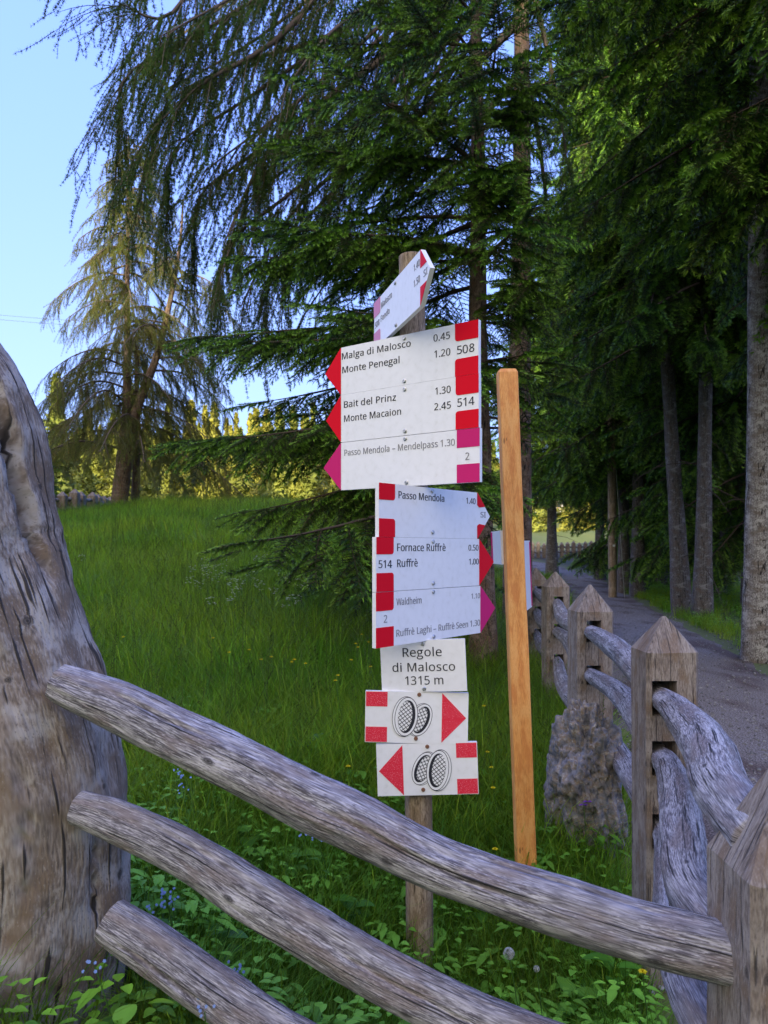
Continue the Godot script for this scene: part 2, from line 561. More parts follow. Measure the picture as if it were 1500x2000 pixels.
func spruce_spray(sd: int, old: Color, young: Color, coarse: float) -> ArrayMesh:
	# a flat branchlet along +x, 0.42 m long
	var r := RandomNumberGenerator.new()
	r.seed = sd
	var b := B.new()
	var pts := []
	for k in 6:
		var t := k / 5.0
		pts.append(Vector3(0.42 * t, -0.05 * t * t, 0.02 * sin(t * 3.0 + sd)))
	b.tube(pts, [0.004, 0.0035, 0.003, 0.0025, 0.002, 0.0012], 3, Color(0.07, 0.05, 0.03))
	for k in 5: needles(b, pts[k], pts[k + 1], int(22 / coarse), 0.023 * coarse, 0.0052 * coarse, old, young if k >= 3 else old, r)
	for k in 11:
		for sg in [-1.0, 1.0]:
			var t: float = 0.06 + k * 0.085 + r.randf_range(-0.02, 0.02)
			if t > 0.98 or r.randf() < 0.08: continue
			var p := Vector3(0.42 * t, -0.05 * t * t, 0.02 * sin(t * 3.0 + sd))
			var l := (0.17 - 0.115 * t) * r.randf_range(0.7, 1.15)
			var q := p + Vector3(0.62, -0.16 + r.randf_range(-0.2, 0.12), 0.78 * sg).normalized() * l
			var m := p.lerp(q, 0.55) + Vector3(0, 0.006, 0)
			b.tube([p, m, q], [0.0022, 0.0018, 0.001], 3, Color(0.07, 0.05, 0.03))
			needles(b, p, m, int(l * 190 / coarse), 0.02 * coarse, 0.005 * coarse, old, old, r)
			needles(b, m, q, int(l * 220 / coarse), 0.022 * coarse, 0.0056 * coarse, old.lerp(young, 0.55), young, r, 0.9)
	return b.mesh()

func larch_strand(sd: int, l: float, tuft: Color, tuft2: Color, coarse: float) -> ArrayMesh:
	# a hanging shoot: from the origin down -y, with rosettes of soft needles
	var r := RandomNumberGenerator.new()
	r.seed = sd
	var b := B.new()
	var pts := []
	var rad := []
	for k in 7:
		var t := k / 6.0
		pts.append(Vector3(0.05 * sin(t * 2.4 + sd) * l, -l * t, 0.06 * sin(t * 1.9 + sd * 2.0) * l + 0.1 * l * t * t))
		rad.append(lerpf(0.0032, 0.0012, t) * sqrt(coarse))
	b.tube(pts, rad, 3, Color(0.14, 0.105, 0.075))
	var n := int(l / (0.022 * coarse))
	for k in n:
		var f := (k + r.randf()) / n * 6.0
		var i := mini(int(f), 5)
		var p: Vector3 = pts[i].lerp(pts[i + 1], f - i)
		var a0 := r.randf() * TAU
		var c := tuft.lerp(tuft2, r.randf())
		for m in 9:
			var a := a0 + TAU * m / 9.0
			var out := Vector3(cos(a), r.randf_range(-1.2, 0.35), sin(a)).normalized()
			var len := r.randf_range(0.02, 0.036) * coarse
			var side := out.cross(Vector3(0.3, 0.8, 0.2)).normalized() * 0.0028 * coarse
			b.tri(p - side, p + side, p + out * len, (out + Vector3(0, 0.6, 0)).normalized(), c)
	return b.mesh()

func basis_to(x: Vector3, up: Vector3) -> Basis:
	# x: the way the piece runs; up: the side it shows
	x = x.normalized()
	var z := x.cross(up).normalized()
	return Basis(x, z.cross(x).normalized(), z)

# a spruce: trunk, limbs in tiers, sprays of needles
func spruce(label: String, base: Vector3, height: float, tr: float, cb: float, reach: float, sprays: Array, scale: float, sd: int, o: Dictionary = {}) -> Node3D:
	var r := RandomNumberGenerator.new()
	r.seed = sd
	var t := thing(o.get("name", "spruce_tree"), label, "tree", base, o.get("group", "spruces of the wood"))
	var lean: Vector3 = o.get("lean", Vector3.ZERO)
	var pts := []
	var rad := []
	for k in 9:
		var f := k / 8.0
		pts.append(Vector3(0, height * f - 0.3, 0) + lean * f * height + Vector3(r.randf_range(-1, 1), 0, r.randf_range(-1, 1)) * 0.03 * f)
		rad.append(maxf(0.012, tr * (1.0 - 0.93 * f) * (1.35 if k == 0 else 1.0)))
	obj("trunk", log_mesh(pts, rad, 40, 16, sd, 0.1, 2.0, 0.0, 1.0 if tr > 0.1 else 1.4), o.get("bark", mat.bark), t)
	var b := B.new()
	var xf := []
	var cols := []
	for k in sprays.size():
		xf.append([])
		cols.append([])
	var h := cb
	var top: float = o.get("cut", height)
	var step: float = o.get("step", 0.32)
	var tint: Color = o.get("tint", Color.WHITE)
	while h < minf(height * 0.985, top):
		var f := (h - cb) / (height - cb)
		var nb: int = o.get("whorl", 5)
		var a0 := r.randf() * TAU
		for q in nb:
			var az := a0 + TAU * q / nb + r.randf_range(-0.35, 0.35)
			if o.has("keep") and absf(wrapf(az - o.keep[0], -PI, PI)) > o.keep[1]: continue
			var L := (reach * pow(1.0 - f, o.get("taper", 0.75)) + 0.12) * r.randf_range(0.72, 1.12)
			if o.has("right") and cos(az) > -0.15 and h < 2.1: continue
			if o.has("right"): L *= lerpf(1.0, o.right, ss(-0.1, 0.5, cos(az)))
			if f < 0.12: L *= r.randf_range(0.55, 1.0)
			var y0 := h + r.randf_range(-0.5, 0.5) * step
			var out := Vector3(cos(az), 0, sin(az))
			var rise := lerpf(o.get("low", -0.1), 0.45, f)
			var droop: float = o.get("droop", 0.42)
			var line := []
			var lr := []
			var org := lean * y0 + Vector3(0, y0, 0)
			var bend := r.randf_range(-0.12, 0.12)
			for k in 8:
				var s := k / 7.0
				line.append(org + (out + out.cross(Vector3.UP) * bend * s) * L * s * 0.96 + Vector3(0, L * (rise * s - droop * s * s + droop * 0.55 * s * s * s), 0))
				lr.append(lerpf(0.009 + 0.009 * L, 0.003, s))
			b.tube(line, lr, 4, Color.WHITE)
			var stepl: float = 0.085 * scale * o.get("gap", 1.0)
			var n := int(L * 0.86 / stepl)
			for k in n:
				var s := 0.14 + 0.86 * (k + r.randf()) / n
				var i := mini(int(s * 7.0), 6)
				var p: Vector3 = (line[i] as Vector3).lerp(line[i + 1], s * 7.0 - i)
				var dir: Vector3 = (line[i + 1] - line[i]).normalized()
				var sg := 1.0 if k % 2 == 0 else -1.0
				var ln := (0.55 + 0.75 * sin(PI * clampf(s * 0.75 + 0.12, 0, 1))) * minf(1.0, 0.45 + L * 0.5)
				var go := dir.rotated(Vector3.UP, sg * r.randf_range(0.45, 1.15)) + Vector3(0, r.randf_range(-0.75, -0.05) - o.get("hang", 0.0), 0)
				if k >= n - 2: go = dir + Vector3(0, 0.05, 0)
				var up := (Vector3.UP + Vector3(r.randf_range(-0.4, 0.4), 0, r.randf_range(-0.4, 0.4))).normalized()
				var v := r.randi() % sprays.size()
				xf[v].append(Transform3D(basis_to(go, up).scaled(Vector3.ONE * scale * ln * r.randf_range(0.85, 1.2)), p))
				var g := r.randf_range(0.7, 1.15)
				cols[v].append(Color(tint.r * g * r.randf_range(0.85, 1.1), tint.g * g, tint.b * g))
		h += step * r.randf_range(0.75, 1.25)
	for bg in o.get("boughs", []):   # [height, azimuth, length, droop]
		var out := Vector3(cos(bg[1]), 0, sin(bg[1]))
		var line := []
		var lr := []
		for k in 10:
			var s: float = k / 9.0
			line.append(lean * bg[0] + Vector3(0, bg[0] + bg[2] * (0.06 * s - bg[3] * s * s + bg[3] * 0.5 * s * s * s), 0) + (out + out.cross(Vector3.UP) * 0.08 * sin(s * 5.0 + bg[0])) * bg[2] * s)
			lr.append(lerpf(0.022, 0.004, s))
		b.tube(line, lr, 5, Color.WHITE)
		var n := int(bg[2] / 0.034)
		for k in n:
			var s: float = 0.2 + 0.8 * (k + r.randf()) / n
			var i := mini(int(s * 9.0), 8)
			var p: Vector3 = (line[i] as Vector3).lerp(line[i + 1], s * 9.0 - i)
			var dir: Vector3 = (line[i + 1] - line[i]).normalized()
			var sg := 1.0 if k % 2 == 0 else -1.0
			var go := dir.rotated(Vector3.UP, sg * r.randf_range(0.25, 1.0)) + Vector3(0, r.randf_range(-1.1, 0.05), 0)
			if k >= n - 3: go = dir + Vector3(0, r.randf_range(-0.2, 0.15), 0)
			var v := r.randi() % sprays.size()
			xf[v].append(Transform3D(basis_to(go, (Vector3.UP + Vector3(r.randf_range(-0.3, 0.3), 0, r.randf_range(-0.1, 0.6))).normalized()).scaled(Vector3.ONE * scale * r.randf_range(0.75, 1.25) * (1.25 - 0.5 * s)), p))
			var g := r.randf_range(0.8, 1.25)
			cols[v].append(Color(tint.r * g, tint.g * g, tint.b * g))
	# bare dead twigs below the crown
	for k in int(o.get("dead", 0)):
		var y0 := r.randf_range(0.9, cb + 1.5)
		var az := r.randf() * TAU
		var L := r.randf_range(0.3, 1.3)
		var p := lean * y0 + Vector3(0, y0, 0)
		var out := Vector3(cos(az), r.randf_range(-0.5, 0.1), sin(az))
		b.tube([p, p + out * L * 0.5, p + out * L + Vector3(0, -0.15 * L, 0)], [0.012, 0.007, 0.002], 3, Color.WHITE)
	tag(obj("branches", b.mesh(), mat.branch, t), "", "", "", "stuff")
	for k in sprays.size(): copies("crown", sprays[k], mat.needle, xf[k], cols[k], t)
	return t

# a larch: limbs given or grown, side branches, hanging shoots
func larch(label: String, base: Vector3, trunks: Array, limbs: Array, strands: Array, scale: float, gap: float, sd: int, tint: Color, bark: Material, spread := 0.5) -> void:
	var r := RandomNumberGenerator.new()
	r.seed = sd
	var t := thing("larch_tree", label, "tree", base)
	for tk in trunks:
		var rad := []
		for k in tk[0].size(): rad.append(lerpf(tk[1], tk[2], float(k) / (tk[0].size() - 1)))
		obj("trunk", log_mesh(tk[0], rad, 44, 16, sd, 0.12), bark, t)
	var b := B.new()
	var xf := []
	var cols := []
	for k in strands.size():
		xf.append([])
		cols.append([])
	var hang := func(p: Vector3, out: Vector3, big: float):
		var v := r.randi() % strands.size()
		var down := (Vector3(r.randf_range(-0.45, 0.45), 1.0, r.randf_range(-0.45, 0.45)) - out * r.randf_range(-0.3, 2.0)).normalized()
		var bs := Basis(down.cross(Vector3(0, 0, 1)).normalized(), down, Vector3.ZERO)
		bs.z = bs.x.cross(bs.y)
		bs = bs.rotated(down, r.randf() * TAU)
		xf[v].append(Transform3D(bs.scaled(Vector3.ONE * big * r.randf_range(0.5, 1.25)), p))
		var g := r.randf_range(0.65, 1.2)
		cols[v].append(Color(tint.r * g * r.randf_range(0.85, 1.2), tint.g * g, tint.b * g))
	for lb in limbs:   # [points, radius]
		var line := curve(lb[0], 16)
		var lr := []
		var L := 0.0
		for k in 16:
			lr.append(lerpf(lb[1], 0.006, pow(k / 15.0, 0.8)))
			if k: L += line[k].distance_to(line[k - 1])
		b.tube(line, lr, 6, Color.WHITE)
		var n := int(L / (gap * 2.6))
		for k in n:
			var s := 0.1 + 0.9 * (k + r.randf()) / n
			var i := mini(int(s * 15.0), 14)
			var p: Vector3 = (line[i] as Vector3).lerp(line[i + 1], s * 15.0 - i)
			var dir: Vector3 = (line[i + 1] - line[i]).normalized()
			var sl := (spread * L * (0.35 + 0.4 * (1.0 - s)) + 0.2) * r.randf_range(0.5, 1.1)
			var out := (dir.rotated(Vector3.UP, (1.0 if r.randf() < 0.5 else -1.0) * r.randf_range(0.3, 1.2)) + Vector3(0, r.randf_range(-0.35, 0.15), 0)).normalized()
			var sub := []
			for m in 6:
				var q := m / 5.0
				sub.append(p + out * sl * q + Vector3(0, -0.35 * sl * q * q, 0))
			b.tube(sub, [0.007, 0.006, 0.005, 0.004, 0.003, 0.002], 3, Color.WHITE)
			var ns := int(sl / gap) + 1
			for m in ns:
				var q := (m + r.randf()) / ns * 5.0
				var j := mini(int(q), 4)
				hang.call((sub[j] as Vector3).lerp(sub[j + 1], q - j), out, scale)
			hang.call(p, dir, scale * 0.8)
	tag(obj("branches", b.mesh(), mat.twig, t), "", "", "", "stuff")
	for k in strands.size(): copies("crown", strands[k], mat.larch, xf[k], cols[k], t)

# ------------------------------------------------------------------ meadow
func tuft(sd: int, n: int, h: float, spread: float, w: float, lean: float) -> ArrayMesh:
	var r := RandomNumberGenerator.new()
	r.seed = sd
	var b := B.new()
	for k in n:
		var a := r.randf() * TAU
		var p := Vector3(cos(a), 0, sin(a)) * spread * sqrt(r.randf())
		p.y = -0.03
		var fa := r.randf() * TAU
		var out := Vector3(cos(fa), 0, sin(fa))
		var side := out.cross(Vector3.UP) * w * r.randf_range(0.6, 1.3) * 0.5
		var hh := h * r.randf_range(0.45, 1.1)
		var ln := lean * r.randf_range(0.2, 1.2) * hh
		var c := Color(1, 1, 1) * r.randf_range(0.7, 1.2)
		if r.randf() < 0.12: c = Color(1.7, 1.1, 2.2)
		elif r.randf() < 0.3: c = Color(c.r * 1.4, c.g * 1.05, c.b)
		c.a = 1.0
		var nn := (Vector3.UP * 0.7 + out * 0.7).normalized()
		var i0 := -1
		for s in 4:
			var t := s / 3.0
			var q := p + Vector3(0, hh * (t - 0.18 * t * t), 0) + out * ln * t * t
			if s == 3:
				b.vert(q, nn, Vector2(0.5, 1), c)
				b.face(i0, i0 + 1, i0 + 2)
			else:
				var ww := side * (1.0 - 0.22 * s)
				b.vert(q - ww, nn, Vector2(0, t), c)
				b.vert(q + ww, nn, Vector2(1, t), c)
				if s > 0:
					b.face(i0, i0 + 1, i0 + 2)
					b.face(i0 + 1, i0 + 3, i0 + 2)
				i0 = b.v.size() - 2
	return b.mesh()

func seed_stalks(sd: int) -> ArrayMesh:
	var r := RandomNumberGenerator.new()
	r.seed = sd
	var b := B.new()
	for k in 3:
		var p := Vector3(r.randf_range(-0.06, 0.06), 0, r.randf_range(-0.06, 0.06))
		var h := r.randf_range(0.4, 0.62)
		var o := Vector3(r.randf_range(-0.14, 0.14), 0, r.randf_range(-0.14, 0.14))
		var c := Color(1.5, 1.05, 1.4)
		b.tube([p, p + Vector3(0, h * 0.5, 0) + o * 0.3, p + Vector3(0, h, 0) + o], [0.0014, 0.0012, 0.0008], 3, c)
		for m in 14:
			var q := p + Vector3(0, h * (0.8 + 0.2 * m / 13.0), 0) + o * (0.66 + 0.34 * m / 13.0)
			var d := Vector3(r.randf_range(-1, 1), 0.6, r.randf_range(-1, 1)).normalized()
			b.tri(q, q + d * 0.016 + Vector3(0.002, 0, 0), q + d * 0.016 - Vector3(0.002, -0.004, 0), d, Color(1.9, 1.15, 2.2))
	return b.mesh()

func herb(sd: int) -> ArrayMesh:
	# low leafy ground plant
	var r := RandomNumberGenerator.new()
	r.seed = sd
	var b := B.new()
	for k in 22:
		var a := r.randf() * TAU
		var out := Vector3(cos(a), 0, sin(a))
		var y := r.randf_range(0.02, 0.16)
		var p := out * r.randf_range(0.0, 0.06) + Vector3(0, y, 0)
		leaf(b, p, (out + Vector3(0, r.randf_range(-0.2, 0.5), 0)).normalized(), r.randf_range(0.022, 0.05), r.randf_range(0.006, 0.014), Color(1, 1, 1) * r.randf_range(0.75, 1.3), 4)
	return b.mesh()

func leaf(b: B, p: Vector3, dir: Vector3, l: float, w: float, c: Color, segs := 5, fold := 0.25, wave := 0.0) -> void:
	c.a = 1.0
	var side := dir.cross(Vector3.UP).normalized()
	var up := side.cross(dir).normalized()
	var first := b.v.size()
	for s in segs + 1:
		var t := float(s) / segs
		var hw := w * pow(sin(PI * clampf(pow(t, 0.75) * 0.97 + 0.02, 0, 1)), 0.8)
		var mid := p + dir * l * t + Vector3(0, -0.35 * l * t * t, 0)
		var wv := up * wave * w * sin(t * 22.0)
		b.vert(mid - side * hw + up * hw * fold + wv, (up + side * fold).normalized(), Vector2(0, t), c)
		b.vert(mid, up, Vector2(0.5, t), c * 1.12)
		b.vert(mid + side * hw + up * hw * fold - wv, (up - side * fold).normalized(), Vector2(1, t), c)
	for s in segs:
		for k in 2:
			var a := first + s * 3 + k
			b.face(a, a + 1, a + 3)
			b.face(a + 1, a + 4, a + 3)

func open_ground(x: float, z: float) -> bool:
	var d := -z
	if absf(x - path_x(d)) < 0.98: return false
	if Vector2(x + 0.72, d - 1.62).length() < 0.2: return false
	return true

func meadow() -> void:
	var tufts := []
	for k in 4: tufts.append(tuft(200 + k, 26, 0.36, 0.1, 0.0055, 0.85))
	var wide := []
	for k in 3: wide.append(tuft(220 + k, 46, 0.42, 0.2, 0.009, 0.8))
	var xs := [[], [], [], [], [], [], []]
	var cs := [[], [], [], [], [], [], []]
	var no := FastNoiseLite.new()
	no.seed = 31
	no.frequency = 0.5
	rng.seed = 77
	var tone := func(x: float, z: float) -> Color:
		var n := 0.5 + 0.45 * no.get_noise_2d(x, z) + 0.45 * no.get_noise_2d(x * 0.25 + 40.0, z * 0.25)
		var g := rng.randf_range(0.7, 1.3)
		var c := Color(0.17, 0.38, 0.032).lerp(Color(0.4, 0.56, 0.05), clampf(n * 1.4 - 0.2, 0, 1))
		return Color(c.r * g * rng.randf_range(0.85, 1.15), c.g * g, c.b * g)
	for band in [[0.7, 4.5, 520.0, 0], [4.5, 10.0, 210.0, 1], [10.0, 25.0, 62.0, 2]]:
		var d0: float = band[0]
		var d1: float = band[1]
		var n := int((d1 * d1 - d0 * d0) * 0.5 * 1.5 * band[2])
		for k in n:
			var d := sqrt(lerpf(d0 * d0, d1 * d1, rng.randf()))
			var a := rng.randf_range(-0.78, 0.72)
			var x := a * d
			if not open_ground(x, -d): continue
			var f := forest(x, -d)
			if f > 0.2 and rng.randf() < f * (0.5 + 0.5 * ss(0.0, 0.5, 0.5 - no.get_noise_2d(x * 2.0, d * 2.0))): continue
			var v := rng.randi() % 4 if band[3] < 2 else 4 + rng.randi() % 3
			var sc := rng.randf_range(0.6, 1.2) * (1.0 if band[3] == 0 else 1.15)
			# trodden, lower growth along the fence
			if d < 3.2: sc *= lerpf(0.62, 1.0, ss(1.8, 3.6, d))
			if f > 0.2: sc *= 0.6
			xs[v].append(Transform3D(Basis(Vector3.UP, rng.randf() * TAU).scaled(Vector3(sc, sc * rng.randf_range(0.8, 1.2), sc)), Vector3(x, gh(x, -d), -d)))
			cs[v].append(tone.call(x, -d))
	# the whole meadow is one stand of grass
	var g := Node3D.new()
	g.name = "meadow_grass"
	add_child(g)
	tag(g, "tall green grass covering the meadow slope", "grass", "", "stuff")
	for k in 7: copies("blades", tufts[k] if k < 4 else wide[k - 4], mat.grass, xs[k], cs[k], g)
	var sx := []
	var sc2 := []
	for k in 5200:
		var d := sqrt(lerpf(10.0, 420.0, rng.randf()))
		var x := rng.randf_range(-0.75, 0.3) * d
		if not open_ground(x, -d) or forest(x, -d) > 0.1: continue
		var sz := rng.randf_range(0.6, 1.1)
		sx.append(Transform3D(Basis(Vector3.UP, rng.randf() * TAU).scaled(Vector3.ONE * sz), Vector3(x, gh(x, -d), -d)))
		sc2.append(Color(0.1, 0.16, 0.035) * rng.randf_range(0.8, 1.3))
	copies("seed_heads", seed_stalks(9), mat.grass, sx, sc2, g)
	# low herbs near the fence and at the wood's edge
	var hx := []
	var hc := []
	for k in 4300:
		var d := rng.randf_range(0.9, 4.2) if k < 1400 else sqrt(lerpf(9.0, 900.0, rng.randf()))
		var x := rng.randf_range(-0.75, 0.6) * d if k < 1400 else path_x(d) + 1.0 + absf(rng.randfn(0.0, 2.5))
		if not open_ground(x, -d): continue
		var sz := rng.randf_range(0.6, 1.2)
		hx.append(Transform3D(Basis(Vector3.UP, rng.randf() * TAU).scaled(Vector3.ONE * sz), Vector3(x, gh(x, -d), -d)))
		hc.append(Color(0.18, 0.4, 0.04) * rng.randf_range(0.7, 1.3))
	var hb := copies("ground_herbs", herb(4), mat.leaf, hx, hc)
	tag(hb, "low leafy herbs among the grass and along the wood", "herbs")
	# loose gravel on the path
	var px := []
	var pc := []
	for k in 9000:
		var d := 2.2 + 14.0 * pow(rng.randf(), 1.6)
		var x := path_x(d) + clampf(rng.randfn(0.0, 0.6), -1.1, 1.1)
		var s := 0.003 + 0.009 * pow(rng.randf(), 3.0)
		px.append(Transform3D(Basis(Vector3(rng.randf(), rng.randf(), rng.randf() + 0.01).normalized(), rng.randf() * TAU).scaled(Vector3(s, s * 0.7, s * 1.2)), Vector3(x, gh(x, -d) + 0.02, -d)))
		var q := rng.randf_range(0.07, 0.27)
		pc.append(Color(q * 1.05, q, q * 0.95))
	var sp := SphereMesh.new()
	sp.radius = 1.0
	sp.height = 2.0
	sp.radial_segments = 7
	sp.rings = 4
	tag(copies("gravel", sp, mat.stone, px, pc), "loose grey gravel lying on the path", "gravel")

func on_ground(px: float, py: float, above: float) -> Vector3:
	var d := 1.0
	while d < 60.0:
		var p := at(px, py, d)
		if p.y <= gh(p.x, p.z) + above: return p
		d += 0.04
	return at(px, py, 20.0)

func flower(kind: String, head: Vector3, sd: int, label: String, group: String) -> void:
	var r := RandomNumberGenerator.new()
	r.seed = sd
	var base := Vector3(head.x + r.randf_range(-0.04, 0.04), 0, head.z + r.randf_range(-0.04, 0.04))
	base.y = gh(base.x, base.z)
	var t := thing(kind, label, "flower", base, group)
	var top := head - base
	var b := B.new()
	var green := Color(0.07, 0.16, 0.03)
	b.tube([Vector3.ZERO, top * 0.5 + Vector3(0.02, 0, 0.01), top], [0.0018, 0.0015, 0.0012], 4, green)
	var h := B.new()
	if kind == "buttercup":
		for k in 5:
			var a := TAU * k / 5.0
			leaf(h, Vector3.ZERO, Vector3(cos(a), 0.65, sin(a)).normalized(), 0.014, 0.009, Color(0.88, 0.72, 0.02), 3, 0.3)
		for k in 7:
			var a := TAU * k / 7.0
			h.tri(Vector3.ZERO, Vector3(cos(a), 2.0, sin(a)) * 0.004, Vector3(cos(a + 0.9), 2.0, sin(a + 0.9)) * 0.004, Vector3.UP, Color(0.7, 0.5, 0.01))
	elif kind == "cow_parsley":
		for k in 9:
			var a := TAU * k / 8.0 + r.randf()
			var q := Vector3(cos(a), 0, sin(a)) * (0.034 if k < 8 else 0.0) * r.randf_range(0.6, 1.2) + Vector3(0, 0.03 + r.randf_range(-0.05, 0.02), 0)
			b.tube([top, top + q], [0.001, 0.0007], 3, green)
			for m in 9:
				var s := Vector3(r.randf_range(-1, 1), r.randf_range(-0.2, 0.4), r.randf_range(-1, 1)) * 0.007
				for e in 2:
					var an := r.randf() * TAU
					var w := Vector3(cos(an), r.randf_range(-0.3, 0.3), sin(an)) * 0.0034
					var w2 := Vector3(-sin(an), r.randf_range(-0.3, 0.3), cos(an)) * 0.0034
					h.quad(q + s - w, q + s - w2, q + s + w, q + s + w2, Vector3.UP, Color(0.78, 0.8, 0.72))
	elif kind == "forget_me_not":
		for m in 7:
			var q := Vector3(r.randf_range(-1, 1), r.randf_range(-0.4, 1), r.randf_range(-1, 1)) * 0.018
			var f := (Vector3(r.randf_range(-0.6, 0.6), 0.8, 1)).normalized()
			var s := f.cross(Vector3.UP).normalized()
			var u := s.cross(f)
			for k in 5:
				var a := TAU * k / 5.0
				var o := s * cos(a) + u * sin(a)
				var w := s * -sin(a) + u * cos(a)
				h.quad(q, q + o * 0.002 + w * 0.0016, q + o * 0.0038, q + o * 0.002 - w * 0.0016, f, Color(0.2, 0.3, 0.6))
		for k in 5:
			var y := 0.15 + 0.14 * k
			leaf(b, top * y, Vector3(cos(k * 2.4), 0.4, sin(k * 2.4)).normalized(), 0.05, 0.009, Color(0.06, 0.16, 0.025), 3)
	elif kind == "cranesbill":
		for m in 2:
			var q := Vector3(0.014 * m, 0.012 * m, 0)
			for k in 5:
				var a := TAU * k / 5.0
				leaf(h, q, Vector3(cos(a), 0.5 + sin(a) * 0.6, sin(a) + 0.5).normalized(), 0.017, 0.009, Color(0.3, 0.09, 0.62), 3, 0.1)
	elif kind == "dandelion_clock":
		for m in 110:
			var o := Vector3(r.randfn(), r.randfn(), r.randfn()).normalized()
			var s := o.cross(Vector3(0.3, 0.9, 0.2)).normalized()
			var u := s.cross(o)
			h.quad(o * 0.004 - s * 0.0003, o * 0.004 + s * 0.0003, o * 0.015 + s * 0.0003, o * 0.015 - s * 0.0003, s, Color(0.5, 0.5, 0.45))
			for e in 5:
				var a := TAU * e / 5.0
				h.tri(o * 0.015, o * 0.018 + (s * cos(a) + u * sin(a)) * 0.0045, o * 0.018 + (s * cos(a + 0.35) + u * sin(a + 0.35)) * 0.0045, o, Color(0.62, 0.62, 0.58))
	obj("stem", b.mesh(), mat.leaf, t)
	var fh := obj("flower_head", h.mesh(), mat.petal, t, top)
	if kind == "dandelion_clock": fh.scale = Vector3.ONE * (0.7 if sd == 770 else 0.4)

func plant(called: String, label: String, base: Vector3, stem: float, n: int, l: float, w: float, c: Color, sd: int, wave := 0.1, lift := 0.4) -> void:
	var r := RandomNumberGenerator.new()
	r.seed = sd
	base.y = gh(base.x, base.z)
	var t := thing(called, label, "plant", base)
	var b := B.new()
	var lean := Vector3(r.randf_range(-0.1, 0.1), 0, r.randf_range(-0.1, 0.1))
	b.tube([Vector3.ZERO, Vector3(0, stem * 0.5, 0) + lean * stem * 0.6, Vector3(0, stem, 0) + lean * stem * 1.6], [0.004, 0.0032, 0.002], 5, c * 0.8)
	obj("stem", b.mesh(), mat.leaf, t)
	for k in n:
		var f := (k + 0.5) / n
		var a := k * 2.4 + r.randf_range(-0.4, 0.4)
		var p := Vector3(0, stem * f, 0) + lean * stem * 1.4 * f
		var lb := B.new()
		var sz := l * r.randf_range(0.75, 1.15) * (1.0 - 0.35 * f)
		leaf(lb, p, Vector3(cos(a), lift + r.randf_range(-0.3, 0.3), sin(a)).normalized(), sz, w * sz / l, c * r.randf_range(0.8, 1.25), 7, 0.22, wave)
		obj("leaf", lb.mesh(), mat.leaf, t)

